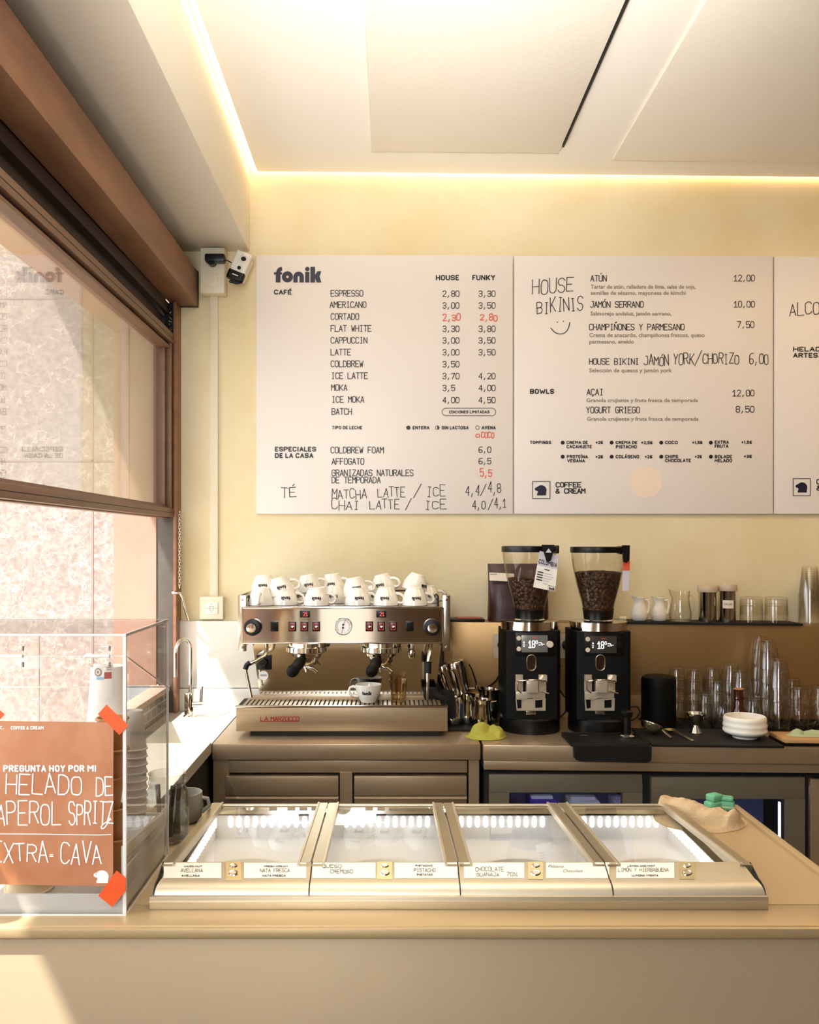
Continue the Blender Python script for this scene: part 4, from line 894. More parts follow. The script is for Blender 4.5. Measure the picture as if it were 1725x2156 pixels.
def folded(cx, cy, z0, lobes, seed, rx, ry, rz=0.0, nu=84, nv=40):
    """a cloth heap: overlapping folds (x, y, half-length, half-width, height, turn), creased where they meet"""
    g = []
    for i in range(nu):
        th = 2 * PI * i / nu; row = []; ed = 1 + .10 * noise.noise(Vector((math.cos(th) * 1.6, math.sin(th) * 1.6, seed)))
        for j in range(nv):
            r = j / (nv - 1) * ed; x = r * rx * math.cos(th); y = r * ry * math.sin(th); h = 0
            wx = x + .006 * noise.noise(Vector((x * 40, y * 40, seed))); wy = y + .006 * noise.noise(Vector((x * 40, y * 40, seed + 7)))
            for lx, ly, a, b, hh, t in lobes:
                u = (wx - lx) * math.cos(t) + (wy - ly) * math.sin(t); v = -(wx - lx) * math.sin(t) + (wy - ly) * math.cos(t)
                d = 1 - (u / a) ** 2 - (v / b) ** 2
                if d > 0: h = max(h, hh * d ** .5)
            h *= 1 + .16 * noise.noise(Vector((x * 70, y * 70, seed)))
            f = min(1, (1 - j / (nv - 1)) * 9)
            z = .0012 + max(h, .004) * f if j < nv - 1 else .0006
            row.append(Vector((cx + x * math.cos(rz) - y * math.sin(rz), cy + x * math.sin(rz) + y * math.cos(rz), z0 + z)))
        g.append(row)
    m = MB().grid(g, closed_u=True); m.f.append(tuple(i * nv + nv - 1 for i in range(nu))[::-1]); m.m.append(0); return m
obj('yellow_cloth', folded(X(1024, 3.02), 3.03, ZC, [(-.012, .004, .044, .030, .044, .45), (.030, -.004, .040, .028, .036, -.6), (-.038, -.014, .026, .018, .020, -.9), (.004, -.030, .040, .020, .017, .15), (.044, -.024, .020, .024, .024, .9)], 2.3, .068, .060), M_yel, label='crumpled yellow-green cloth on the counter joint in front of the pitchers', cat='cloth', sharp=80)

# ------------------------------------------------------------------ coffee grinders
def grinder(px, lab, fill_py, dim):
    Yc = 3.17; xc = X(px, Yc); z0 = ZC + zdrop(xc) + .0005; dz = zdrop(xc)
    e = empty('coffee_grinder', lab, 'grinder', (xc, Yc, z0), 'black coffee grinders')
    def zz(py, D=3.17): return Z(py, D)
    base = .104
    obj('base', MB().lathe([(0, z0), (base, z0), (base + .001, z0 + .006), (base, z0 + .046), (base - .006, z0 + .052), (0, z0 + .052)], (xc, Yc, 0), 48, sy=1.06), M_black, e)
    zb, zr0, zr1 = z0 + .05, Z(1328, 3.07) + dz, Z(1309, 3.07) + dz
    hw = .097
    poly = [(xc - hw, Yc + .10)] + [(xc + hw * math.cos(math.radians(a)), Yc + .02 - .098 * math.sin(math.radians(a))) for a in (180, 165, 150, 138)] + [(xc + hw * math.cos(math.radians(a)), Yc + .02 - .098 * math.sin(math.radians(a))) for a in (42, 30, 15, 0)] + [(xc + hw, Yc + .10)]
    yf = Yc + .02 - .098 * math.sin(math.radians(42)) - .0
    poly = [(xc - hw, Yc + .10), (xc - hw, Yc - .055), (xc - hw + .006, Yc - .075), (xc - hw + .022, Yc - .086), (xc + hw - .016, Yc - .086), (xc + hw - .004, Yc - .076), (xc + hw, Yc - .06), (xc + hw, Yc + .10)]
    yf = Yc - .086
    obj('body', MB().prism(poly, 'z', zb, zr0), M_blackm, e)
    obj('chrome_ring', MB().lathe([(.094, zr0), (.099, zr0 + .001), (.099, zr1 - .001), (.096, zr1), (0, zr1 + .003)], (xc, Yc, 0), 56), M_chrome, e)
    zf = Z(1297, Yc) + dz; zh0 = Z(1284, Yc) + dz; zh1 = Z(1160, Yc) + dz; zl = Z(1148, Yc) + dz
    obj('funnel', MB().lathe([(.055, zr1 + .002), (.048, zf - .004), (.045, zf)], (xc, Yc, 0), 36), M_chrome, e)
    obj('hopper_collar', MB().lathe([(.047, zf - .006), (.050, zf - .004), (.053, zh0), (.054, zh0 + .003), (.050, zh0 + .003)], (xc, Yc, 0), 40), M_black, e)
    prof = [(.0525, zh0 + .002), (.058, zh0 + .03), (.076, zh0 + .098), (.087, zh0 + .15), (.0925, zh0 + .185), (.0935, zh1)]
    obj('hopper', MB().lathe(prof, (xc, Yc, 0), 48), M_hop, e)
    obj('hopper_band', MB().lathe([(.0545, zh0 + .006), (.0552, zh0 + .008), (.0552, zh0 + .0095)], (xc, Yc, 0), 40), M_brownb, e)
    obj('hopper_lid', MB().lathe([(0, zh1 - .001), (.0965, zh1 - .001), (.0975, zh1 + .002), (.0975, zl - .002), (.095, zl), (0, zl)], (xc, Yc, 0), 48).box(xc + .07, xc + .101, Yc - .02, Yc + .02, zh1 - .006, zl + .002, .002), M_black, e)
    # beans
    zt = Z(fill_py, Yc) + dz; bp = []
    def rr_(z):
        for (r0, a), (r1, b) in zip(prof, prof[1:]):
            if a <= z <= b: return r0 + (r1 - r0) * (z - a) / (b - a)
        return prof[-1][0]
    k = 26
    for i in range(k + 1): z = zh0 + .004 + (zt - zh0 - .004) * i / k; bp.append((rr_(z) - .0035, z))
    for i in range(1, 13): bp.append(((rr_(zt) - .0035) * (1 - i / 12), zt + .006 * (i / 12) ** .5))
    bm2 = MB().lathe(bp, (xc, Yc, 0), 72)
    for v in bm2.v:
        d = noise.noise(v * 170) * .0016 ; n = Vector((v.x - xc, v.y - Yc, 0)); 
        if n.length > .01 and v.z < zt - .002: v -= n.normalized() * abs(d)
        elif n.length > .001: v.z += d * 1.6
    bo = obj('coffee_beans', bm2, M_choc, kind='stuff', label='roasted coffee beans filling the hopper of the ' + ('left' if not dim else 'right') + ' grinder', cat='coffee beans', sharp=80)
    # control head
    def f(px_, py_, d=0.0): return Vector((X(px_, yf), yf - d, Z(py_, yf)))
    o = px - 1115
    hd = obj('control_head', MB().box(X(1085 + o, yf), X(1170 + o, yf), yf - .004, yf + .02, Z(1381, yf) + 0, Z(1331, yf), .003), M_black, e)
    sy = 2 if dim else 0
    obj('screen', MB().box(X(1098 + o, yf), X(1153 + o, yf), yf - .0055, yf - .003, Z(1373 + sy, yf), Z(1337 + sy, yf), .0006), M_screen_d if dim else M_screen, hd)
    P = stext('18', 1113 + o, 1126 + o, 1363 + sy, 14.5, 1.7) + stext('0', 1128 + o, 1131.5 + o, 1355 + sy, 6.5, .9) + ribbon([(1134 + o, 1353 + sy), (1140 + o, 1353 + sy), (1141 + o, 1358 + sy)], 1.4) + ribbon([(1134 + o, 1357.5 + sy), (1138 + o, 1357.5 + sy)], 1.2) + ribbon([(1141 + o, 1356 + sy), (1146 + o, 1356 + sy)], 1)
    P += [[(1101 + o, 1353 + sy), (1105 + o, 1353 + sy), (1103 + o, 1349.5 + sy)], [(1101 + o, 1359 + sy), (1105 + o, 1359 + sy), (1103 + o, 1362.5 + sy)]] + rect(1101 + o, 1355.5 + sy, 1105 + o, 1356.5 + sy)
    obj('screen_digits', MB().polys(P, lambda a, b: f(a, b, .0064)), M_glow, hd)
    obj('screen_marks', MB().polys(rect(1120 + o, 1342 + sy, 1131 + o, 1343.3 + sy), lambda a, b: f(a, b, .0062)), M_red, hd)
    for pyb in (1343.5, 1366): obj('button', MB().lathe([(0, .004), (.0075, .0035), (.0085, 0)], f(1092.5 + o, pyb + sy, .003), 20, 0, RX), M_button, hd)
    obj('dial', MB().lathe([(0, .012), (.010, .012), (.0115, .010), (.0115, 0)], f(1157.5 + o, 1356 + sy, .003), 24, 0, RX), M_button if not dim else M_black, hd)
    # spout
    ov = arc(1119 + o, 1388, 9.5, 180, 360, 8) + arc(1119 + o, 1402, 9.5, 0, 180, 8)
    obj('spout', MB().tube([f(a, b, .004) for a, b in ov], .0022, 8, closed=True).add([f(a, b, .001) for a, b in ov], [tuple(range(len(ov)))], 1), [M_chrome, mat('spout_inside', '#4a3d2c', .3, metal=.8)], e)
    # portafilter fork, scale pan
    def bxp(x0, y0, x1, y1, d0, d1, b=.001, mb=None): return (mb or MB()).box(X(x0 + o, yf), X(x1 + o, yf), yf - d1, yf - d0, Z(y1, yf), Z(y0, yf), b)
    fk = obj('portafilter_fork', bxp(1085, 1420, 1101, 1456, 0, .006).prism([(X(1085 + o, yf), Z(1420, yf)), (X(1094 + o, yf), Z(1421, yf)), (X(1102 + o, yf), Z(1431, yf)), (X(1085 + o, yf), Z(1434, yf))], 'y', yf - .022, yf - .002)
        .prism([(X(1150 + o, yf), Z(1420, yf)), (X(1143 + o, yf), Z(1421, yf)), (X(1136 + o, yf), Z(1431, yf)), (X(1150 + o, yf), Z(1434, yf))], 'y', yf - .022, yf - .002).box(X(1134 + o, yf), X(1150 + o, yf), yf - .006, yf, Z(1456, yf), Z(1420, yf)), M_fork, e)
    obj('fork_bracket', bxp(1107, 1430, 1131, 1456, 0, .026, .002), M_fork, fk)
    obj('fork_arms', MB().tube([f(1090 + o, 1430, .006), f(1092 + o, 1431, .03), f(1105 + o, 1428, .045), f(1119 + o, 1427, .05), f(1133 + o, 1428, .045), f(1146 + o, 1431, .03), f(1148 + o, 1430, .006)], .0022, 8)
        .tube([f(1088 + o, 1430, .02), f(1088 + o, 1449, .024), f(1096 + o, 1457, .026)], .0022, 8).tube([f(1146 + o, 1431, .02), f(1146 + o, 1449, .024), f(1136 + o, 1453, .026), f(1153 + o, 1457, .03)], .0022, 8), M_chrome, fk)
    tr_ = obj('scale_bracket', bxp(1086, 1456, 1148, 1470, 0, .004, .001).prism([(X(1085 + o, yf), Z(1470, yf)), (X(1148 + o, yf), Z(1470, yf)), (X(1149 + o, yf - .01), Z(1495, yf)), (X(1088 + o, yf - .01), Z(1495, yf))], 'y', yf - .012, yf - .008), M_fork, e)
    obj('bracket_window', MB().polys([[(1087 + o, 1472), (1097 + o, 1472), (1097 + o, 1489), (1089 + o, 1490)], [(1126 + o, 1473), (1141 + o, 1472), (1141 + o, 1488), (1126 + o, 1489)]], lambda a, b: Vector((X(a, yf), yf - .0135, Z(b, yf)))), M_black, tr_)
    obj('bracket_lip', MB().tube([Vector((X(1086 + o, yf), yf - .013, Z(1470, yf))), Vector((X(1103 + o, yf), yf - .014, Z(1471, yf))), Vector((X(1112 + o, yf), yf - .016, Z(1466, yf))), Vector((X(1120 + o, yf), yf - .016, Z(1466, yf))), Vector((X(1128 + o, yf), yf - .014, Z(1472, yf))), Vector((X(1148 + o, yf), yf - .013, Z(1470, yf)))], .002, 6), M_fork, tr_)
    obj('foot_clip', bxp(1107, 1496, 1128, 1503, 0, .012, .001), M_chrome2, e)
    return e, xc, Yc, dz
ga1 = grinder(1115, 'left black coffee grinder with the white Colombia tag on its hopper', 1216, False)
ga2 = grinder(1260, 'right black coffee grinder with the orange-topped tag on its hopper', 1202, True)
# tags clipped to hoppers
def clip_tag(name, lab, quad, D, mats, art, clip):
    e = empty(name, lab, 'tag', (X(quad[0][0], D), D, Z(quad[2][1], D)), 'tags clipped to the hoppers')
    vs = [Vector((X(a, D), D, Z(b, D))) for a, b in quad]; m = MB(); m.add([v for v in vs] + [v + Vector((0, .0012, 0)) for v in vs], [(0, 1, 2, 3), (7, 6, 5, 4), (0, 4, 5, 1), (1, 5, 6, 2), (2, 6, 7, 3), (3, 7, 4, 0)])
    obj('card', m, mats[0], e)
    for nm, ps, mt in art: obj(nm, MB().polys(ps, lambda a, b: Vector((X(a, D - .001), D - .0012, Z(b, D - .001)))), mt, e)
    cm = MB().prism([(X(a, D - .006), Z(b, D - .006)) for a, b in clip], 'y', D - .012, D - .002); obj('clip', cm, M_black, e)
    return e
def quadmap(q):
    def f(u, v):
        a = (q[0][0] * (1 - u) + q[1][0] * u, q[0][1] * (1 - u) + q[1][1] * u); b = (q[3][0] * (1 - u) + q[2][0] * u, q[3][1] * (1 - u) + q[2][1] * u)
        return (a[0] * (1 - v) + b[0] * v, a[1] * (1 - v) + b[1] * v)
    return f
Q1 = [(1137, 1160), (1177, 1170), (1169, 1246), (1123, 1236)]; qm = quadmap(Q1)
def qa(ps): return [[qm(a / 100, b / 100) for a, b in p] for p in ps]
clip_tag('hopper_tag', 'white paper tag reading Colombia, clipped to the left grinder hopper', Q1, 3.055, [M_paperw],
    [('tag_band', qa(rect(0, 0, 100, 38)), M_lilac)] +
    [('tag_lettering', qa(bstext('COLOMBIA', 4, 96, 34, 13) + ribbon([(38, 46), (62, 46)], 2.5) + sum([ribbon([(8, y), (34, y)], 3) for y in (56, 63, 70, 77)], [])), M_ink), ('tag_logo', qa(logo(70, 97, 8, 26) + frame2(66, 86, 99, 99, .9)), M_ink), ('tag_small_print', qa(sum([ribbon([(38, y), (x, y)], 2) for y, x in ((56, 80), (63, 86), (70, 76), (77, 66), (84, 60))], [])), M_lilac)],
    [(1141, 1147), (1167, 1147), (1165, 1162), (1159, 1181), (1151, 1183), (1146, 1165)])
# arrow mark on clip
obj('clip_arrow', MB().polys([[(1149, 1163.5), (1162, 1163.5), (1155.5, 1154.5)], ], lambda a, b: Vector((X(a, 3.042), 3.0415, Z(b, 3.042)))), M_lilac, [o for o in S.objects if o.name == 'hopper_tag'][0])
clip_tag('hopper_tag', 'narrow orange-topped tag hanging edge-on from the right grinder hopper', [(1312, 1181), (1327, 1181), (1324, 1244), (1311, 1244)], 3.11, [M_lilac], [('tag_band', [[(1312, 1181), (1327, 1181), (1326.5, 1201), (1311.8, 1201)]], M_orange)],
    [(1310, 1148), (1326, 1148), (1325, 1180), (1318, 1185), (1312, 1182)])

# coffee bag behind the left grinder
bgx0, bgx1 = X(1028, 3.44), X(1156, 3.44); zbg0, zbg1 = 1.228, Z(1187, 3.44)
bag = empty('coffee_bag', 'maroon foil coffee bag standing on the ledge behind the left grinder', 'bag', ((bgx0 + bgx1) / 2, 3.45, zbg0))
g = []
for i in range(13):
    t = i / 12; z = zbg0 + (zbg1 - zbg0) * t; dpt = .045 * (1 - t ** 2.2) + .003; row = []
    for j in range(33):
        u = j / 32; a = u * 2 * PI; xx = (bgx0 + bgx1) / 2 + (bgx1 - bgx0) / 2 * math.copysign(abs(math.cos(a)) ** .35, math.cos(a)) * (1 - .02 * math.sin(PI * t)); yy = 3.455 + dpt * math.copysign(abs(math.sin(a)) ** .6, math.sin(a)) + .004 * noise.noise(Vector((xx * 22, z * 22, 1)))
        row.append(Vector((xx, yy, z)))
    g.append(row)
bb = MB().grid(g); bb.f.append(tuple(range(32))[::-1]); bb.m.append(0); bb.f.append(tuple(12 * 33 + j for j in range(32))); bb.m.append(0)
obj('foil_body', bb, M_bag, bag)
lm = MB(); lg = []
for i in range(5):
    z = Z(1205 + i * 4.2, 3.42); row = [Vector((X(1030 + j * 6.5, 3.42), 3.4035 + .012 * (1 - i / 4) * .6, z - .0006 * j)) for j in range(9)]; lg.append(row)
obj('paper_label', MB().grid(lg), M_card, bag); 
obj('label_text', MB().polys(ribbon([(1033, 1209), (1046, 1209)], 1.4), lambda a, b: Vector((X(a, 3.40), 3.4000, Z(b, 3.40)))), M_grey, bag)
pb = empty('payment_folder', 'thin black and red folder lying on the ledge right of the machine', 'folder', (X(985, 3.43), 3.43, 1.2222))
obj('cover', MB().box(X(940, 3.43), X(1019, 3.43), 3.39, 3.49, 1.228, 1.238, .003), M_black, pb); obj('red_edge', MB().box(X(962, 3.43), X(1012, 3.43), 3.40, 3.48, 1.238, 1.2405, .001), M_brand, pb)
skp = empty('socket_plate', 'pale wall plate with black sockets on the splash behind the grinders', 'socket', (X(1120, 3.385), 3.385, Z(1385, 3.385)))
obj('plate', MB().box(X(1038, 3.38), X(1212, 3.38), 3.378, 3.3845, Z(1386, 3.38), Z(1335, 3.38), .002), mat('plate_beige', '#cfc0a4', .4), skp)
for px in (1060, 1196): obj('socket', MB().lathe([(0, .006), (.016, .006), (.022, .004), (.022, 0)], (X(px, 3.378), 3.378, Z(1358, 3.378)), 26, 0, RX), M_black, skp)
obj('power_cable', MB().tube([W(1180, 1400, 3.36), W(1172, 1440, 3.35), W(1185, 1462, 3.34), W(1200, 1480, 3.33), W(1190, 1500, 3.32), W(1178, 1512, 3.30)], .003, 8).tube([W(1020, 1450, 3.36), W(1035, 1442, 3.35), W(1046, 1432, 3.34), W(1052, 1420, 3.33)], .003, 8), M_cable, label='black power cable hanging between the two grinders', cat='cable')
zt_ = ZC + zdrop(.8)
obj('tamper_cable', MB().tube([W(1316, 1498, 3.16), W(1330, 1488, 3.17), W(1343, 1488, 3.18), W(1349, 1500, 3.18), W(1340, 1512, 3.16), W(1330, 1517, 3.12)], .003, 8), M_cable, label='black cable looping out behind the tamper beside the right grinder', cat='cable')

# ------------------------------------------------------------------ things on the ledge
LZ = 1.228
def lz(x): return LZ + zdrop(x)
for a, b, lab in ((1287, 1496, 'left black slate slab on the ledge under the creamers'), (1497, 1688, 'right black slate slab on the ledge under the stacked tumblers')):
    obj('slate_slab', MB(SH).box(X(a, 3.39), X(b, 3.39), 3.376, 3.505, LZ, LZ + .008, .001), M_slate, label=lab, cat='slate', group='slate slabs on the ledge')
def sl(x): return LZ + .0085 + zdrop(x)
for px, lab in ((1347, 'white porcelain creamer jug on the left slab, nearest the grinder'), (1388, 'white porcelain creamer jug on the left slab, next to the glass jug')):
    x = X(px, 3.43); z0 = sl(x); e = empty('creamer_jug', lab, 'jug', (x, 3.43, z0), 'white creamer jugs on the ledge')
    m = MB().lathe([(0, .001), (.024, .001), (.0285, .006), (.031, .022), (.030, .034), (.0235, .055), (.0195, .068), (.0205, .080), (.023, .0875), (.0215, .0875), (.018, .070), (.022, .054), (.028, .03), (.026, .008), (0, .005)], (x, 3.43, z0), 36)
    for v in m.v:
        if v.z > z0 + .07: k = (v.z - z0 - .07) / .0175; v.x -= max(0, x - v.x - .006) * .55 * k; v.z += max(0, x - v.x - .01) * .35 * k
    obj('jug_body', m, M_porcm, e)
    obj('handle', MB().tube([(x + .019, 3.425, z0 + .078), (x + .030, 3.420, z0 + .079), (x + .034, 3.418, z0 + .066), (x + .031, 3.416, z0 + .045), (x + .026, 3.415, z0 + .028)], [.005, .0045, .004, .004, .005], 10), M_porcm, e)
x = X(1433, 3.43); z0 = sl(x); e = empty('glass_jug', 'clear glass jug with handle between the creamers and the chrome shakers', 'jug', (x, 3.43, z0))
m = MB().lathe([(0, .001), (.038, .001), (.040, .005), (.042, .025), (.037, .055), (.033, .085), (.034, .110), (.036, .114), (.0345, .114), (.031, .085), (.035, .055), (.040, .026), (.037, .008), (0, .006)], (x, 3.43, z0), 40)
for v in m.v:
    if v.z > z0 + .095: k = (v.z - z0 - .095) / .02; v.x -= max(0, x - v.x - .012) * .5 * k; v.z += max(0, x - v.x - .02) * .3 * k
obj('jug_body', m, M_glass, e); obj('handle', MB().tube([(x + .033, 3.43, z0 + .095), (x + .046, 3.43, z0 + .096), (x + .052, 3.43, z0 + .08), (x + .050, 3.43, z0 + .055), (x + .044, 3.43, z0 + .04), (x + .040, 3.43, z0 + .03)], .0042, 10), M_glass, e)
for px, w, lab, cap, cac in ((1490, 38, 'left chrome shaker with a beige lid on the slate ledge', 1233, False), (1532, 36, 'right chrome shaker with a beige lid and a paper label', 1230.5, True)):
    x = X(px, 3.43); z0 = sl(x); r = w / 2 * 3.43 / F; h = Z(cap, 3.43) - z0; e = empty('shaker', lab, 'shaker', (x, 3.43, z0), 'chrome shakers on the ledge')
    obj('can', MB().lathe([(0, 0), (r * .93, 0), (r * .95, .003), (r * .95, h - .028), (r, h - .024), (r, h - .022), (0, h - .022)], (x, 3.43, z0 + .0003), 40), M_chrome, e)
    obj('lid', MB().lathe([(r * 1.06, h - .024), (r * 1.09, h - .022), (r * 1.09, h - .003), (r * 1.04, h), (0, h)], (x, 3.43, z0), 40), mat('shaker_lid_beige', '#c9b49a', .5), e)
    if cac:
        L0 = lambda a, b: Vector((x + (r * .95 + .0006) * math.sin((a - px - 0) / 17.5), 3.43 - (r * .95 + .0006) * math.cos((a - px) / 17.5), Z(b, 3.40)))
        ps = []
        for k in range(8): ps += rect(1516 + k * 2.9, 1264, 1516 + (k + 1) * 2.9, 1281)
        obj('label', MB().polys(ps, L0), M_card, e)
        L1 = lambda a, b: L0(a, b) + Vector((0, -.0005, 0))
        obj('label_lettering', MB().polys(stext('CACAO', 1519.5, 1535, 1274, 4, .8), L1), M_grey, e)
# nested tumblers on the ledge
def tumbler_mesh(rb, rr, h, n=24, mug=False):
    return MB().lathe([(0, .001), (rb * .93, .001), (rb, .004), (rb + (rr - rb) * .5, h * .5), (rr, h), (rr - .0018, h), (rb + (rr - rb) * .5 - .002, h * .5), (rb - .003, .010), (0, .009)], n=n)
def tumbler_proto(name, rb, rr, h, n=24, mug=False, m=M_glass):
    e = empty(name, '', 'glass', (0, 0, 0))
    obj('glass_wall', tumbler_mesh(rb, rr, h, n), m, e)
    if mug: obj('handle', MB().tube([(rr * .92, 0, h * .85), (rr * 1.35, 0, h * .86), (rr * 1.55, 0, h * .68), (rr * 1.5, 0, h * .42), (rr * 1.2, 0, h * .25), (rb + .001, 0, h * .24)], .0042, 10), m, e)
    return e
protos = {'s': tumbler_proto('tumbler', .0265, .0335, .078), 'b': tumbler_proto('tumbler', .0275, .0415, .102, 20), 'm': tumbler_proto('glass_mug', .031, .0385, .082, 24, True), 'l': tumbler_proto('tumbler', .0405, .0425, .070, 28)}
used = set()
def stack(kind, px, D, z0, n, step, group, what, lean=0.0, spin=0.0, lean0=0):
    x = X(px, D)
    for k in range(n):                                    # k counts from the bottom; glasses stand upside down
        h = {'s': .078, 'b': .102, 'm': .082, 'l': .070}[kind]; t = lean * max(0, k - lean0)
        M = TR(x + math.sin(t) * step * k * .6, D, z0 + step * k + h + .0003, ry=PI + t, rz=0) @ Matrix.Rotation(spin, 4, 'Z')
        lab = (what.format(ORD[n - 1 - k] + ' glass from the top' if 0 < n - 1 - k < n - 1 or n > 2 and n - 1 - k else 'top glass') if n > 1 else what.format('single glass')) if n != 2 else what.format('upper glass' if k else 'lower glass')
        if n > 2 and k == 0: lab = what.format('bottom glass')
        if kind not in used: o = protos[kind]; used.add(kind); o.matrix_world = M; o['label'] = lab; o['group'] = group
        else: dup(protos[kind], M, lab, group)
for px, lab in ((1582.5, '{} of the left tumbler pair on the slate ledge'), (1635, '{} of the right tumbler pair on the slate ledge')):
    stack('l', px, 3.43, sl(X(px, 3.43)), 2, .0255, 'tumblers stacked on the ledge', lab)
obj('cork', MB().cyl((X(1304, 3.40), 3.40, LZ + .018 + zdrop(.9)), (X(1318, 3.40), 3.40, LZ + .018 + zdrop(.9)), .009, 16), M_cream_plastic, label='small cream plug lying at the left end of the left slab', cat='plug')
# clear plastic cups
x = X(1706, 3.44); pcup = empty('plastic_cup', '', 'cup', (0, 0, 0))
obj('cup_wall', MB().lathe([(0, 0), (.026, 0), (.0275, .003), (.040, .105), (.0425, .106), (.0430, .1085), (.041, .109)], n=32), M_pglass, pcup)
for k in range(18):
    M = TR(x, 3.44, lz(x) + .1095 + k * .0066, ry=PI); lab = ORD[17 - k] + ' clear plastic cup ' + ('of' if k == 17 else 'from the top of') + ' the ledge stack'
    if k == 0: pcup.matrix_world = M; pcup['label'] = 'bottom clear plastic cup of the tall inverted stack on the ledge'; pcup['group'] = 'plastic cups on the ledge'
    else: dup(pcup, M, lab, 'plastic cups on the ledge')

# ------------------------------------------------------------------ things on the right counter
def cz(x): return ZC + zdrop(x) + .0004
bm_mat = MB(SH).box(.93, 1.75, 3.165, 3.365, ZC + .0004, ZC + .004)
for k in range(62): bm_mat.box(.935 + k * .0131, .9405 + k * .0131, 3.17, 3.36, ZC + .003, ZC + .008)
obj('bar_mat', bm_mat, M_rubber, label='black ribbed rubber bar mat under the drinking glasses', cat='mat')
def mz(x): return ZC + .0088 + zdrop(x)
GR = 'glasses drying on the bar mat'
for kind, px, D, n, step, lab, lean, lean0, spin in (
    ('s', 1425, 3.29, 4, .040, '{} of the stack just right of the black canister', 0, 0, 0),
    ('s', 1462, 3.26, 4, .040, '{} of the second stack right of the canister, its top tilted', .025, 2, 0),
    ('s', 1500, 3.31, 4, .040, '{} of the third stack right of the canister, at the back', 0, 0, 0),
    ('s', 1487, 3.20, 2, .040, '{} of the low stack right behind the jigger', 0, 0, 0),
    ('s', 1512, 3.235, 3, .040, '{} of the stack behind the low pair near the jigger', 0, 0, 0),
    ('s', 1524, 3.195, 1, .04, '{} standing between the jigger and the white bowl', 0, 0, 0),
    ('b', 1539, 3.30, 3, .056, '{} of the back stack left of the brown bottle', 0, 0, 0),
    ('b', 1560, 3.215, 3, .050, '{} of the stack directly behind the brown bottle', 0, 0, 0),
    ('b', 1586, 3.20, 1, .05, '{} right of the brown bottle behind the white bowl', 0, 0, 0),
    ('b', 1617, 3.25, 5, .051, '{} of the tallest stack behind the white bowl', 0, 0, 0),
    ('b', 1598, 3.325, 5, .052, '{} of the tall stack half hidden behind the tallest one', .012, 0, 0),
    ('b', 1640, 3.175, 4, .049, '{} of the tall front stack right of the white bowl', 0, 0, 0),
    ('m', 1683, 3.19, 2, .066, '{} of the mug pair right of the tall front stack', 0, 0, PI),
    ('s', 1668, 3.31, 3, .040, '{} of the back stack behind the glass mugs', 0, 0, 0),
    ('m', 1729, 3.20, 2, .068, '{} of the mug pair cut off at the right edge', 0, 0, 0)):
    stack(kind, px, D, mz(X(px, D)), n, step, GR, lab, lean, spin, lean0)
x = X(1387, 3.225); z0 = cz(x); e = empty('canister', 'matt black canister standing between the right grinder and the glasses', 'canister', (x, 3.225, z0))
obj('canister_body', MB().lathe([(0, 0), (.055, 0), (.059, .004), (.060, .01), (.060, .150)], (x, 3.225, z0), 48), M_blackm, e)
obj('canister_lid', MB().lathe([(.0605, .1505), (.0605, .168), (.057, .178), (.048, .183), (0, .184)], (x, 3.225, z0), 48), M_blackm, e)
obj('slate_board', MB(SH).box(.848, 1.272, 2.905, 3.163, ZC + .0004, ZC + .008, .001), M_slate, label='large black slate board under the white bowl and jigger', cat='slate')
def bz(x): return ZC + .0084 + zdrop(x)
x = X(1569, 3.02); z0 = bz(x); e = empty('matcha_bowl', 'ridged white ceramic bowl on the slate board', 'bowl', (x, 3.02, z0))
obj('bowl_wall', MB().lathe([(0, .002), (.034, .002), (.036, 0), (.039, .001), (.040, .006), (.050, .011), (.064, .016), (.071, .023), (.071, .029), (.068, .034), (.0705, .041), (.0705, .047), (.0675, .052), (.069, .059), (.0685, .066), (.066, .072), (.064, .0735), (.062, .072), (.064, .060), (.064, .035), (.055, .018), (.03, .010), (0, .009)], (x, 3.02, z0), 56), M_porcm, e, sharp=60)
x = X(1465, 3.09); z0 = bz(x); e = empty('jigger', 'steel double-cone jigger standing on the slate board', 'jigger', (x, 3.09, z0))
obj('lower_cone', MB().lathe([(0, .018), (.019, 0), (.0205, .001), (.0085, .027)], (x, 3.09, z0), 32), M_chrome2, e)
obj('upper_cone', MB().lathe([(.0085, .027), (.029, .062), (.030, .068), (.0285, .067), (.010, .032), (0, .030)], (x, 3.09, z0), 32), M_chrome2, e)
e = empty('strainer', 'fine tea strainer lying on the left of the slate board', 'strainer', (X(1376, 3.06), 3.06, bz(.89)))
z0 = bz(.9)
RM = Matrix.Rotation(math.radians(24), 3, 'Y') @ Matrix.Rotation(math.radians(-12), 3, 'X')
obj('mesh_cup', MB().lathe([(0, -.028), (.012, -.026), (.025, -.016), (.034, -.002), (.0345, .0)], (X(1375, 3.06), 3.06, z0 + .032), 32, 0, RM), M_matcha, e)
obj('rim', MB().tube([Vector((X(1375, 3.06), 3.06, z0 + .032)) + RM @ Vector((.035 * math.cos(t * PI / 12), .035 * math.sin(t * PI / 12), 0)) for t in range(24)], .0022, 8, closed=True), M_chrome2, e)
obj('handle', MB().tube([W(1395, 1536, 3.03), W(1405, 1545, 3.0), W(1416, 1553, 2.965)], .005, 8, flat=(.3, 1.2)), M_chrome2, e)
e = empty('measuring_spoon', 'long steel measuring spoon lying on the slate board beside the strainer', 'spoon', (X(1415, 3.05), 3.05, z0))
obj('spoon_bowl', MB().lathe([(0, -.009), (.012, -.007), (.0195, 0), (.021, .0005), (.020, .001)], (X(1411, 3.08), 3.08, z0 + .0115), 28), M_matcha, e)
obj('handle', MB().tube([W(1421, 1539, 3.065), W(1440, 1549, 3.01), W(1461, 1560, 2.955)], .006, 8, flat=(.25, 1.0)), M_chrome2, e)
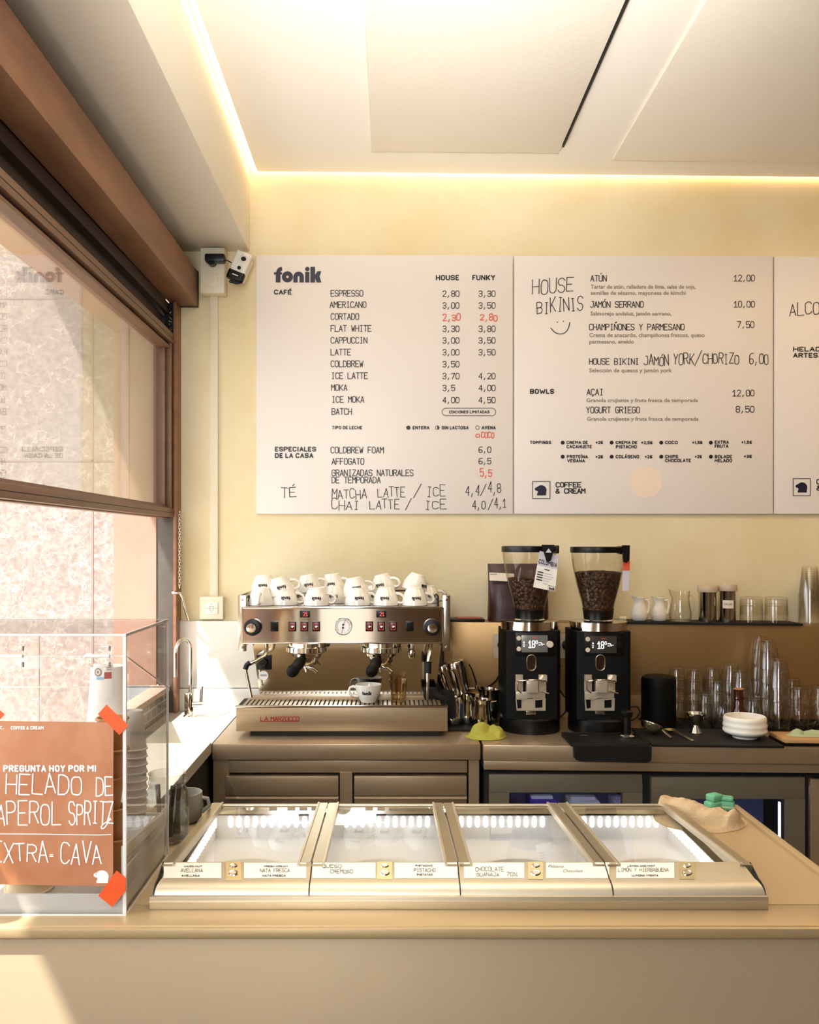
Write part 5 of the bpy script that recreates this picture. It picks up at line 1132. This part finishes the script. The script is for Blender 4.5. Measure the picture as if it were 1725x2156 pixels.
x = X(1556, 3.12); z0 = bz(x); e = empty('brown_bottle', 'dark brown bottle neck rising behind the white bowl', 'bottle', (x, 3.12, z0))
obj('bottle_body', MB().lathe([(0, 0), (.026, 0), (.028, .003), (.028, .07), (.019, .086), (.018, .104), (.0155, .110), (.0185, .114), (.0165, .134), (.0165, .146), (0, .146)], (x, 3.12, z0), 28), M_brownb, e)
obj('stopper', MB().lathe([(.0165, .146), (.0165, .149), (0, .149)], (x, 3.12, z0), 24), M_wafer, e)
# tamping mat and tamper
zl_ = ZC + zdrop(.7)
e = empty('tamping_mat', 'black rubber tamping mat hooked over the counter edge in front of the right grinder', 'mat', (.7, 2.97, zl_))
obj('mat_top', MB(SH).box(.582, .838, 2.892, 3.055, ZC + .0004, ZC + .010, .003).box(.582, .590, 2.9, 3.05, ZC + .008, ZC + .014, .002).box(.830, .838, 2.9, 3.05, ZC + .008, ZC + .014, .002).box(.582, .838, 3.047, 3.055, ZC + .008, ZC + .014, .002), M_rubber, e)
lip = [(X(1208, 2.89), .0), (X(1371, 2.89), .0), (X(1370, 2.89), -.04), (X(1367, 2.89), -.047), (X(1360, 2.89), -.051), (X(1222, 2.89), -.049), (X(1213, 2.89), -.046), (X(1209, 2.89), -.04)]
obj('front_lip', MB().prism([(a, ZC + .006 + zdrop(a) + b) for a, b in lip], 'y', 2.880, 2.9045), M_rubber, e)
x = X(1321, 3.0); z0 = ZC + .0106 + zdrop(x); e = empty('tamper', 'black-handled tamper standing on the tamping mat', 'tamper', (x, 3.0, z0))
obj('tamper_base', MB().lathe([(0, 0), (.028, 0), (.0292, .002), (.0292, .007), (.024, .010), (.012, .012), (0, .012)], (x, 3.0, z0), 36), M_chrome, e)
obj('handle', MB().lathe([(.0105, .0115), (.0125, .014), (.0128, .066), (.0165, .069), (.0185, .073), (.0185, .084), (.014, .088), (0, .089)], (x, 3.0, z0), 28), M_black, e)
P = ribbon([(1203, 1553), (1208, 1549), (1213, 1553), (1209, 1556)], .9) + stext('BAR', 1218, 1236, 1556, 4, .8)
obj('mat_mark', MB().polys(ribbon([(1203, 1553), (1208, 1549), (1213, 1553), (1209, 1556)], .9) + ribbon([(1218, 1554), (1236, 1554)], 1.2), lambda a, b: Vector((X(a, 3.03 - (b - 1553) * .006), 3.03 - (b - 1553) * .006, zl_ + .0106))), M_grey, [o for o in S.objects if o.name == 'tamping_mat'][0])
e = empty('wood_board', 'pale wooden board edge at the right end of the counter', 'board', (1.36, 2.95, cz(1.36)))
obj('board_top', MB(SH).box(X(1647, 2.95), 1.9, 2.925, 3.05, ZC + .012, ZC + .024, .002), M_wood, e); obj('black_runner', MB(SH).box(X(1644, 2.95), 1.9, 2.935, 3.045, ZC + .0004, ZC + .012, .001), M_black, e)
obj('sage_cloth', folded(X(1708, 3.0), 2.99, cz(1.4) + .0242, [(-.05, .002, .026, .018, .020, .2), (.0, .004, .05, .016, .016, .05), (.05, .0, .05, .018, .019, -.1)], 3.3, .09, .03), M_sage, label='folded sage green cloth on the pale wooden board at the right edge', cat='cloth', sharp=80)

# ------------------------------------------------------------------ front counter
HC = 1.0
fcn = empty('service_counter', 'long beige service counter across the foreground', 'counter', (-.1, 1.5, 0))
gx0, gx1, gy0, gy1 = -.335, .538, 1.325, 1.745
obj('front_panel', MB().box(-.850, .69, 1.252, 1.285, 0, HC - .018, .002), M_beige, fcn)
obj('counter_top', MB().box(-.850, .69, 1.246, gy0 - .006, HC - .02, HC, .004).box(-.850, .69, gy1 + .006, 1.80, HC - .02, HC, .003).box(-.850, gx0 - .006, gy0 - .006, gy1 + .006, HC - .02, HC).box(gx1 + .006, .69, gy0 - .006, gy1 + .006, HC - .02, HC), M_beige2, fcn)
obj('counter_nosing', MB().box(-.850, .69, 1.240, 1.252, HC - .016, HC - .002, .003), M_beige2, fcn)
obj('end_curb', MB().box(.680, .694, 1.25, 1.80, 0, HC + .006, .002), M_beige2, fcn)
obj('back_panel', MB().box(-.850, .69, 1.78, 1.80, 0, HC - .02), M_beige2, fcn)
# gelato display
gd = empty('ice_cream_display', 'steel ice cream display with four glass lids set in the counter', 'ice cream display', (.1, 1.5, HC))
obj('base_flange', MB().box(-.3455, .546, 1.299, 1.325, HC, HC + .0185, .001).box(-.3455, -.335, 1.325, 1.76, HC, HC + .02).box(.538, .548, 1.325, 1.76, HC, HC + .02).box(-.3455, .548, 1.745, 1.762, HC, HC + .018).box(-.3455, .546, 1.297, 1.30, HC + .011, HC + .0125), M_alu, gd)
wl = obj('cold_well', MB().box(gx0, gx1, gy0, gy1, .775, .78).box(gx0 - .004, gx0, gy0, gy1, .78, HC + .015).box(gx1, gx1 + .004, gy0, gy1, .78, HC + .015).box(gx0, gx1, gy1, gy1 + .004, .78, HC + .015).box(gx0, gx1, gy0 - .004, gy0, .78, HC + .015).box(gx0, gx1, gy0, gy1, .955, .957), M_well, gd)
edges = [-.342, -.118, .104, .326, .546]
sl_ = MB()
for i in range(4):
    a, b = edges[i] + .035, edges[i + 1] - .03
    for k in range(11):
        xx = a + (b - a) * k / 10; pts = arc(xx, .9935, .0042, 0, 180, 6, .0060) + arc(xx, .9835, .0042, 180, 360, 6, .0060)
        sl_.prism(pts, 'y', gy1 - .0025, gy1 - .0005)
for k in range(24):
    yy = gy0 + .03 + k * .0165; pts = arc(yy, .9935, .0034, 0, 180, 5, .005) + arc(yy, .9835, .0034, 180, 360, 5, .005)
    sl_.prism(pts, 'x', gx1 - .0025, gx1 - .0005); sl_.prism(pts, 'x', gx0 + .0005, gx0 + .0025)
obj('light_slots', sl_, M_led_slot, gd)
obj('light_bar', MB().box(gx0 + .02, gx1 - .02, gy1 - .0105, gy1 - .003, 1.0095, 1.0145), M_led_w, gd)
# lids: flat glass with side rails, sloping very slightly down to the rear
def zlid(y): return 1.045 - (y - 1.36) * .022 / .39
for i in range(4):
    a, b = edges[i] + .0015, edges[i + 1] - .0015
    m = MB()
    for (u, v) in ((a, a + .0155), (b - .0155, b)):
        vs = [(u, 1.352, zlid(1.352) - .012), (v, 1.352, zlid(1.352) - .012), (v, 1.352, zlid(1.352)), (u, 1.352, zlid(1.352)), (u, 1.752, zlid(1.752) - .012), (v, 1.752, zlid(1.752) - .012), (v, 1.752, zlid(1.752)), (u, 1.752, zlid(1.752))]
        m.add(vs, [(0, 1, 2, 3), (7, 6, 5, 4), (0, 4, 5, 1), (1, 5, 6, 2), (2, 6, 7, 3), (3, 7, 4, 0)])
    ld = obj('lid', m, M_aluD, gd)
    m = MB()
    for u in (a + .0155, b - .019):
        vs = [(u, 1.352, zlid(1.352) - .010), (u + .0035, 1.352, zlid(1.352) - .010), (u + .0035, 1.352, zlid(1.352) + .0016), (u, 1.352, zlid(1.352) + .0016), (u, 1.752, zlid(1.752) - .010), (u + .0035, 1.752, zlid(1.752) - .010), (u + .0035, 1.752, zlid(1.752) + .0016), (u, 1.752, zlid(1.752) + .0016)]
        m.add(vs, [(0, 1, 2, 3), (7, 6, 5, 4), (0, 4, 5, 1), (1, 5, 6, 2), (2, 6, 7, 3), (3, 7, 4, 0)])
    obj('side_trim', m, M_alu, ld)
    u, v = a + .019, b - .019
    obj('lid_glass', MB().add([(u, 1.352, zlid(1.352) - .004), (v, 1.352, zlid(1.352) - .004), (v, 1.752, zlid(1.752) - .004), (u, 1.752, zlid(1.752) - .004)], [(0, 1, 2, 3)]), M_lid, ld)
    obj('rear_rail', MB().box(a, b, 1.728, 1.752, zlid(1.74) - .016, zlid(1.74) - .005, .002), M_aluD, ld)
    obj('rail_beading', MB().cyl((a + .002, 1.742, zlid(1.74) - .003), (b - .002, 1.742, zlid(1.74) - .003), .0018, 8), M_alu, ld)
    # front rail with card holder and rounded nose
    na, nb = X((325, 652, 971, 1293)[i], 1.305), X((650, 969.5, 1291.5, 1612)[i], 1.305)
    prof = [(1.362, 1.030), (1.362, 1.0462), (1.3595, 1.0462), (1.3300, 1.0335), (1.322, 1.0322), (1.313, 1.0292), (1.3075, 1.0245), (1.3045, 1.0186), (1.33, 1.0186)]
    nv = MB(); n = len(prof)
    for (xx, inset) in ((na, 0), (nb, 0)):
        nv.v += [Vector((xx + ((.010 if xx == na and i == 0 else 0) - (.012 if xx == nb and i == 3 else 0)) * min(1, max(0, (p[0] - 1.3045) / .055)), p[0], p[1])) for p in prof]
    for k in range(n): nv.f.append((k, (k + 1) % n, n + (k + 1) % n, n + k)); nv.m.append(0)
    nv.f.append(tuple(range(n))[::-1]); nv.f.append(tuple(range(n, 2 * n))); nv.m += [0, 0]
    fr_ = obj('front_rail', nv, M_alu, ld, sharp=25)
    obj('rail_end', MB().prism([(p[0] - .001 if p[0] < 1.33 else p[0], p[1] + .0006) for p in prof], 'x', na - .0018, na).prism([(p[0], p[1]) for p in prof], 'x', nb, nb + .0012), M_gasket, ld)
    obj('rail_line', MB().box(na + .001, nb - .001, 1.3060, 1.3068, 1.0205, 1.0212), M_gasket, fr_)
cs, sn = math.cos(math.atan2(.0127, .0295)), math.sin(math.atan2(.0127, .0295))
def card_pt(px, py, d=0.0):
    t = (1851 - py) / 31.0; D = 1.3300 + .0295 * t; return Vector((X(px, D), D - sn * d, 1.0335 + .0127 * t + cs * d))
CARDS = [  # lid, x0, x1, lettering
    (0, 345, 466, stext('AVELLANA', 381, 427, 1839.8, 6.6, .75), bstext('HAZELNUT', 388, 426, 1830.4, 3.6) + bstext('AVELLANA', 382, 421, 1849, 4.2)),
    (0, 514, 645, stext('NATA FRESCA', 548, 610, 1839.8, 6.6, .75), bstext('FRESH CREAM', 556, 606, 1830.4, 3.6) + bstext('NATA FRESCA', 553, 602, 1849, 4.2)),
    (1, 658, 791, stext('QUESO', 679, 719, 1831, 6.5, .8, .6) + stext('CREMOSO', 696, 743, 1842, 6.5, .8, .6), []),
    (1, 831, 964, stext('PISTACHO', 872, 917, 1839.4, 6.8, .8), bstext('PISTACHIO', 875, 911, 1829, 3.8) + bstext('PISTATXO', 878, 911, 1847, 4.2)),
    (2, 977, 1104, stext('CHOCOLATE', 1001, 1061, 1838, 8, .8, .5) + stext('GUANAJA', 1004, 1051, 1848, 6.5, .8, .5) + stext('70%', 1067, 1089, 1847, 6.5, .8, .5), []),
    (2, 1150, 1283, ftext('Plátano', 1154, 1187, 1831, 5.5, -.004, .35) + ftext('Chocolate', 1186, 1227, 1840, 5.5, -.004, .35), []),
    (3, 1298, 1420, stext('LIMÓN Y HIERBABUENA', 1302, 1408, 1838.6, 6.6, .75), bstext('LEMON AND MINT', 1322, 1380, 1829.6, 3.8) + bstext('LLIMONA I MENTA', 1330, 1386, 1848.5, 4.2))]
lids = [o for o in gd.children if o.name.startswith('lid')]
rails = [[c for c in l.children if c.name.startswith('front_rail')][0] for l in lids]
flav = ['hazelnut', 'fresh cream', 'cream cheese', 'pistachio', 'dark chocolate', 'banana chocolate', 'lemon and mint']
for k, (i, x0, x1, a, b) in enumerate(CARDS):
    e = empty('flavour_card', 'white flavour card for ' + flav[k] + ' in the front rail of the ice cream display', 'card', card_pt((x0 + x1) / 2, 1851), 'flavour cards on the ice cream display')
    obj('card', MB().polys(rect(x0, 1820.5, x1, 1851), lambda p, q_: card_pt(p, q_, .0004)), M_card, e)
    obj('lettering', MB().polys(a + b, lambda p, q_: card_pt(p, q_, .0009)), M_ink, e)
for i, px in enumerate((492, 810, 1128, 1447)):
    m = MB(); 
    vs = [card_pt(px - 16, 1820), card_pt(px + 16, 1820), card_pt(px + 16, 1854), card_pt(px - 16, 1854)]; up = [card_pt(px - 16, 1820, .0016), card_pt(px + 16, 1820, .0016), card_pt(px + 16, 1854, .0016), card_pt(px - 16, 1854, .0016)]
    m.add(vs + up, [(4, 5, 6, 7), (0, 1, 5, 4), (1, 2, 6, 5), (2, 3, 7, 6), (3, 0, 4, 7)])
    bp = obj('badge_plate', m, M_brass, lids[i])
    m = MB()
    for cy_, rx_, ry_ in ((1828, 9, 4.2), (1842, 11, 6.0)):
        pr = [[(px + rx_ * s * math.cos(2 * PI * k / 20), cy_ + ry_ * s * math.sin(2 * PI * k / 20)) for k in range(20)] for s in (1, .8, .5)]
        for (p0, d0), (p1, d1) in (((pr[0], .0016), (pr[1], .003)), ((pr[1], .003), (pr[2], .0026))):
            n0 = len(m.v); m.v += [card_pt(x_, y_, d0) for x_, y_ in p0] + [card_pt(x_, y_, d1) for x_, y_ in p1]
            for k in range(20): m.f.append((n0 + k, n0 + (k + 1) % 20, n0 + 20 + (k + 1) % 20, n0 + 20 + k)); m.m.append(0)
        n0 = len(m.v); m.v += [card_pt(x_, y_, .0026) for x_, y_ in pr[2]]; m.f.append(tuple(n0 + k for k in range(20))); m.m.append(0)
    obj('badge_relief', m, M_chrome2, bp)
# tubs of ice cream under the glass
flv = ['hazelnut', 'cream cheese', 'dark chocolate', 'lemon and mint']
for i in range(4):
    xc = (edges[i] + edges[i + 1]) / 2; c = (xc, 1.435, .9575)
    t = empty('ice_cream_tub', 'round white tub under the ' + ('first', 'second', 'third', 'fourth')[i] + ' glass lid from the left', 'tub', c, 'tubs in the ice cream display')
    obj('tub_wall', MB().lathe([(0, 0), (.080, 0), (.083, .003), (.085, .034), (.088, .036), (.088, .039), (.082, .039), (.080, .02), (0, .018)], c, 48), M_plastic, t)
    obj('ice_cream', MB().lathe([(.0795, .02), (.0785, .028), (.06, .033), (.03, .031), (.012, .035), (0, .036)], c, 40), M_ice_c if i == 2 else M_ice_w, kind='stuff', label='smooth ' + ('dark chocolate' if i == 2 else 'pale') + ' ice cream in the ' + ('first', 'second', 'third', 'fourth')[i] + ' tub from the left', cat='ice cream', sharp=80)
# towels on the counter right of the lids
obj('beige_towel', folded(X(1478, 1.70), 1.715, HC, [(-.055, .045, .050, .022, .034, -.75), (-.020, .010, .055, .026, .036, -.7), (.018, -.026, .046, .024, .030, -.45), (.052, -.048, .026, .030, .031, 1.2), (-.030, .040, .022, .030, .030, .3)], 5.1, .088, .075), M_beigecloth, label='crumpled beige terry towel on the counter right of the lids', cat='towel', sharp=80)
for k, (px, rz, dz_) in enumerate(((1500, .5, 0), (1524, -.4, 0))):
    x = X(px, 1.785); e = empty('sponge_cloth', ('left' if k == 0 else 'right') + ' folded green sponge cloth behind the beige towel', 'cloth', (x, 1.775, HC + .0003), 'green sponge cloths by the towel')
    Mx = TR(x, 1.775 + .003 * k, HC + .0003, ry=.0, rz=rz)
    obj('cloth_fold', MB(Mx).box(-.018, .018, -.012, .012, 0, .020, .006, seg=3).box(-.012, .016, -.010, .012, .019, .033 if k == 0 else .028, .005, seg=3), M_green, e); obj('seam', MB(Mx).box(-.0185, .0185, -.0125, -.0115, .008, .011), M_sage, e)

# ------------------------------------------------------------------ acrylic case with poster
ac = empty('acrylic_case', 'clear acrylic case with hinged lid at the left end of the counter', 'display case', (-.58, 1.4, HC))
ax0, ax1, ay0, ay1, az1 = -.80, -.373, 1.278, 1.524, 1.399
T = .004
obj('front_pane', MB().box(ax0, ax1, ay0, ay0 + T, HC, Z(1381, ay0)), M_acry, ac)
lidp = obj('front_flap', MB().box(ax0, ax1, ay0, ay0 + T, Z(1380, ay0), az1), M_acry, ac)
obj('right_pane', MB().box(ax1 - T, ax1, ay0 + T, ay1, HC, az1), M_acry, ac)
obj('left_pane', MB().box(ax0, ax0 + T, ay0 + T, ay1, HC, az1), M_acry, ac)
obj('rear_pane', MB().box(ax0, ax1, ay1 - T, ay1, HC, az1), M_acry, ac)
obj('top_pane', MB().box(ax0, ax1, ay0 + T, ay1, az1 - T, az1), M_acry, ac)
r_ = .0016
obj('glued_edge', MB().box(ax1 - .0045, ax1 + .0002, ay0 - .0006, ay0 + .0042, HC + .0025, az1 - .0036).box(ax1 - .003, ax1 + .0004, ay1 - .003, ay1, HC, az1).box(ax0, ax1, ay0 - .0004, ay0 + .002, az1 - .003, az1).box(ax0, ax1, ay1 - .002, ay1, az1 - .002, az1).box(ax1 - .003, ax1, ay0, ay1, az1 - .0035, az1 + .0003)
    .box(ax0, ax1, ay0 - .0004, ay0 + .001, Z(1381.5, ay0), Z(1380, ay0)).box(ax0, ax1, ay0 - .0004, ay0 + .002, HC, HC + .002).box(ax0, ax1, ay1 - .002, ay1, 1.2835, 1.2855)
    .tube([(ax1 - .002, ay0 + .004, 1.368), (ax1 - .002, ay1 - .002, 1.285)], .001, 6).box(ax1 - .002, ax1 + .0003, ay0, ay1, HC, HC + .002), M_acry_edge, ac)
for px in (24, 206):
    hg = obj('hinge', MB().box(X(px - 26, ay0), X(px + 26, ay0), ay0 - .003, ay0, Z(1378, ay0), Z(1359, ay0), .0008).box(X(px - 26, ay0), X(px + 26, ay0), ay0 - .003, ay0, Z(1404, ay0), Z(1384, ay0), .0008), M_acry, ac)
    obj('hinge_pin', MB().cyl((X(px - 26, ay0), ay0 - .003, Z(1381, ay0)), (X(px + 26, ay0), ay0 - .003, Z(1381, ay0)), .0026, 10), M_acry_edge, hg)
    obj('hinge_end', MB().box(X(px + 24, ay0), X(px + 27, ay0), ay0 - .004, ay0, Z(1370, ay0), Z(1360, ay0)).box(X(px + 24, ay0), X(px + 27, ay0), ay0 - .004, ay0, Z(1404, ay0), Z(1394, ay0)), M_grey, hg)
obj('white_base', MB().box(ax0 + .006, ax1 - .0055, ay0 + .0055, ay0 + .009, HC + .001, HC + .028, 0).prism([(ay0 + .006, HC + .001), (ay1 - .006, HC + .001), (ay1 - .006, 1.074), (ay0 + .006, 1.096)], 'x', ax1 - .0085, ax1 - .0055).box(ax0 + .006, ax1 - .0055, ay0 + .009, ay1 - .006, HC + .001, HC + .006).box(ax0 + .006, ax1 - .009, ay1 - .010, ay1 - .006, HC + .001, 1.074), M_frost, ac)
zb = HC + .0065
# poster
pd = ay0 - .0016
def pp(px, py, d=.0004): return Vector((X(px, pd), pd - d, Z(py, pd)))
po = empty('poster', 'orange paper poster with white handwriting taped to the acrylic case', 'poster', (X(100, pd), pd, Z(1865, pd)))
pq = [(-90, 1517), (239, 1521), (238, 1866), (-90, 1861)]
obj('paper', MB().add([pp(a, b, 0) for a, b in pq] + [pp(a, b, -.0008) for a, b in pq], [(0, 1, 2, 3), (7, 6, 5, 4), (0, 4, 5, 1), (1, 5, 6, 2), (2, 6, 7, 3), (3, 7, 4, 0)]), M_orange_paper, po)
obj('printed_lettering', MB().polys(bstext('FONIK.', -40, 9, 1535.5, 7) + bstext('COFFEE & CREAM', 23, 92.5, 1536, 7.2) + bstext('PREGUNTA HOY POR MI', 7, 203, 1625, 14.5), pp), M_white, po)
obj('handwritten_line', MB().polys(stext('HELADO', 13, 172, 1673, 40, 2.8, .45) + stext('DE', 203, 237, 1674, 42, 2.8, .4), pp), M_white, po)
obj('handwritten_line', MB().polys(stext('APEROL', -8, 128, 1735, 46, 2.8, .45) + stext('SPRITZ', 146, 238, 1735, 46, 2.8, .45) + ribbon(chaikin([(232, 1722), (222, 1742), (213, 1746), (214, 1737), (234, 1725)]), 2.4), pp), M_white, po)
obj('drawn_rule', MB().polys(ribbon([(-60, 1755), (80, 1756), (205, 1758), (234, 1757)], 1.8), pp), M_white, po)
obj('handwritten_line', MB().polys(stext('EXTRA', -16, 101, 1814, 40, 2.8, .45) + stext('=', 105, 112, 1806, 10, 2) + stext('CAVA', 128, 213, 1817, 42, 2.8, .45), pp), M_white, po)
obj('emblem', MB().polys(animal(197, 1831.5, 229, 1859), pp).polys(disc(203, 1840, 1.2, 8), lambda a, b: pp(a, b, .0008), 1), [M_white, M_rust], po)
for lab, qd in (('orange tape strip at the upper right corner of the poster', [(207, 1503), (225, 1483), (271, 1527), (252, 1547)]), ('orange tape strip at the lower right corner of the poster', [(246, 1832), (266, 1848), (265, 1875), (237, 1909), (208, 1885)]), ('orange tape strip at the upper left of the poster, mostly out of frame', [(-40, 1520), (-5, 1490), (11, 1504), (-22, 1538)])):
    n = len(qd); 
    obj('tape_strip', MB().add([pp(a, b, .0016) for a, b in qd] + [pp(a, b, .0011) for a, b in qd], [tuple(range(n)), tuple(range(2 * n - 1, n - 1, -1))] + [(k, (k + 1) % n, n + (k + 1) % n, n + k) for k in range(n)]), M_tape, label=lab, cat='tape', group='orange tape on the poster')
# paper cups inside
def paper_cup(rt, rb, h):
    e = empty('paper_cup', '', 'cup', (0, 0, 0)); obj('cup_wall', MB().lathe([(0, .003), (rb * .95, .003), (rb, 0), (rt, h - .003), (rt - .001, h - .003), (rb - .001, .005), (0, .005)], n=32), M_cup, e)
    obj('rolled_rim', MB().tube([(rt * math.cos(t * PI / 16), rt * math.sin(t * PI / 16), h - .002) for t in range(32)], .0026 if rt > .03 else .0019, 6, closed=True), M_cup, e); return e
def cup_stack(px, D, rt, rb, h, n, step, name, group):
    pr = paper_cup(rt, rb, h); x = X(px, D)
    for k in range(n):
        M = TR(x, D, zb + .0005 + k * step + h, ry=PI); lab = ('top' if k == n - 1 else 'bottom' if k == 0 else ORD[n - 1 - k] + ' from top') + ' cup of the ' + name
        if k == 0: pr.matrix_world = M; pr['label'] = lab; pr['group'] = group; last = pr
        else: last = dup(pr, M, lab, group)
    return x, zb + (n - 1) * step
xa_, zt1 = cup_stack(226, 1.45, .0325, .0255, .112, 13, .0176, 'tall printed paper stack in the acrylic case', 'paper cups of the tall stack')
cs_ = empty('cup_sleeve', 'printed paper sleeve around the top of the tall cup stack', 'sleeve', (xa_, 1.45, zt1))
def on_sl(px, py): 
    a = (px - 226) / 36.0; r = .0255 + .007 * ((Z(py, 1.425) - 0) * -1 + zt1 + .112) / .112 + .0008
    return Vector((xa_ + r * math.sin(a), 1.45 - r * math.cos(a), Z(py, 1.425)))
ps = []
for k in range(10): ps += rect(203 + k * 4.6, 1398, 203 + (k + 1) * 4.6, 1470)
obj('sleeve_paper', MB().polys(ps, on_sl), M_cup, cs_)
def on_sl2(a, b): return on_sl(a, b) + Vector((0, -.0007, 0))
obj('sleeve_print', MB().polys(ring(217, 1415, 9, 3, 18) + disc(217, 1415, 3.2, 10), on_sl2, 0).polys(rect(214, 1425, 230, 1431), on_sl2, 1).polys(rect(231, 1415, 246, 1429), on_sl2, 2).polys(ribbon([(238, 1402), (246, 1402)], 1) + ribbon([(236, 1406), (246, 1406)], 1) + ribbon([(236, 1410), (246, 1410)], 1), on_sl2, 3), [M_grey, mat('pale_blue_print', '#8fb0cc', .6), mat('dusty_red_print', '#b0554c', .6), M_ink], cs_)
xb_, zt2 = cup_stack(281, 1.42, .0205, .0145, .062, 17, .0122, 'slim paper stack inside the acrylic case', 'paper cups of the slim stack')
# wafer cones
def cone_proto(name, m, rt, rb, h, flip):
    e = empty(name, '', 'cone', (0, 0, 0)); obj('cone_wall', MB().lathe([(0, .002), (rb, 0), (rt, h), (rt - .002, h), (rb - .001, .004), (0, .004)], n=28), m, e)
    obj('cone_rim', MB().tube([((rt) * math.cos(t * PI / 14), (rt) * math.sin(t * PI / 14), h) for t in range(28)], .0022, 6, closed=True), m, e); return e
w = cone_proto('wafer_cone', M_wafer, .0225, .009, .085, False)
x = X(236, 1.34)
for k in range(5):
    M = TR(x + .002 * math.sin(k * 2), 1.335, zb + .0005 + k * .044, rx=.03 * math.sin(k * 3), ry=.04 * math.cos(k * 2)); lab = ('top' if k == 4 else 'bottom' if k == 0 else ORD[4 - k] + ' from the top') + ' wafer cone in the stack behind the poster'
    if k == 0: w.matrix_world = M; w['label'] = lab; w['group'] = 'wafer cones in the acrylic case'
    else: dup(w, M, lab, 'wafer cones in the acrylic case')
w = cone_proto('wafer_cup', M_waferp, .034, .016, .066, True)
x = X(62, 1.36)
for k in range(8):
    M = TR(x, 1.36, zb + .0005 + .0672 + k * .0215, ry=PI); lab = ('top' if k == 7 else 'bottom' if k == 0 else ORD[7 - k] + ' from the top') + ' pale wafer cup of the inverted stack in the case'
    if k == 0: w.matrix_world = M; w['label'] = lab; w['group'] = 'pale wafer cups in the acrylic case'
    else: dup(w, M, lab, 'pale wafer cups in the acrylic case')
# jar and mug behind the case
x = X(352, 1.60); e = empty('glass_jar', 'large clear screw-neck jar behind the acrylic case', 'jar', (x, 1.6, HC))
obj('jar_wall', MB().lathe([(0, .001), (.034, .001), (.038, .005), (.0385, .078), (.036, .088), (.0315, .095), (.0315, .100), (.033, .102), (.033, .106), (.0315, .108), (.0315, .116), (.033, .118), (.0325, .120), (.030, .119), (.029, .098), (.034, .086), (.036, .078), (.0355, .008), (0, .006)], (x, 1.6, HC + .0004), 36), glass('jar_glass', (.93, .93, .92), (.38, .36, .33), 1.7, 1.3), e)
for k, (dx, dy, hx) in enumerate(((-.012, .004, -.018), (.004, -.006, .012), (.014, .008, .019))):
    obj('spoon_handle', MB().tube([(x + dx, 1.6 + dy, HC + .010), (x + (dx + hx) / 2, 1.6 + dy, HC + .05), (x + hx, 1.6 + dy, HC + .098)], [.008, .004, .0045], 10), M_dark, e)
x = X(385, 1.70); e = empty('stoneware_mug', 'grey stoneware mug behind the glass jar', 'mug', (x, 1.71, HC))
obj('mug_body', MB().lathe([(0, .001), (.026, .001), (.033, .008), (.036, .028), (.034, .055), (.032, .055), (.033, .03), (.028, .012), (0, .008)], (x, 1.71, HC + .0004), 32), M_grey_mug, e); obj('handle', MB().tube([(x + .033, 1.71, HC + .045), (x + .045, 1.71, HC + .043), (x + .048, 1.71, HC + .03), (x + .034, 1.71, HC + .018)], .004, 8), M_grey_mug, e)
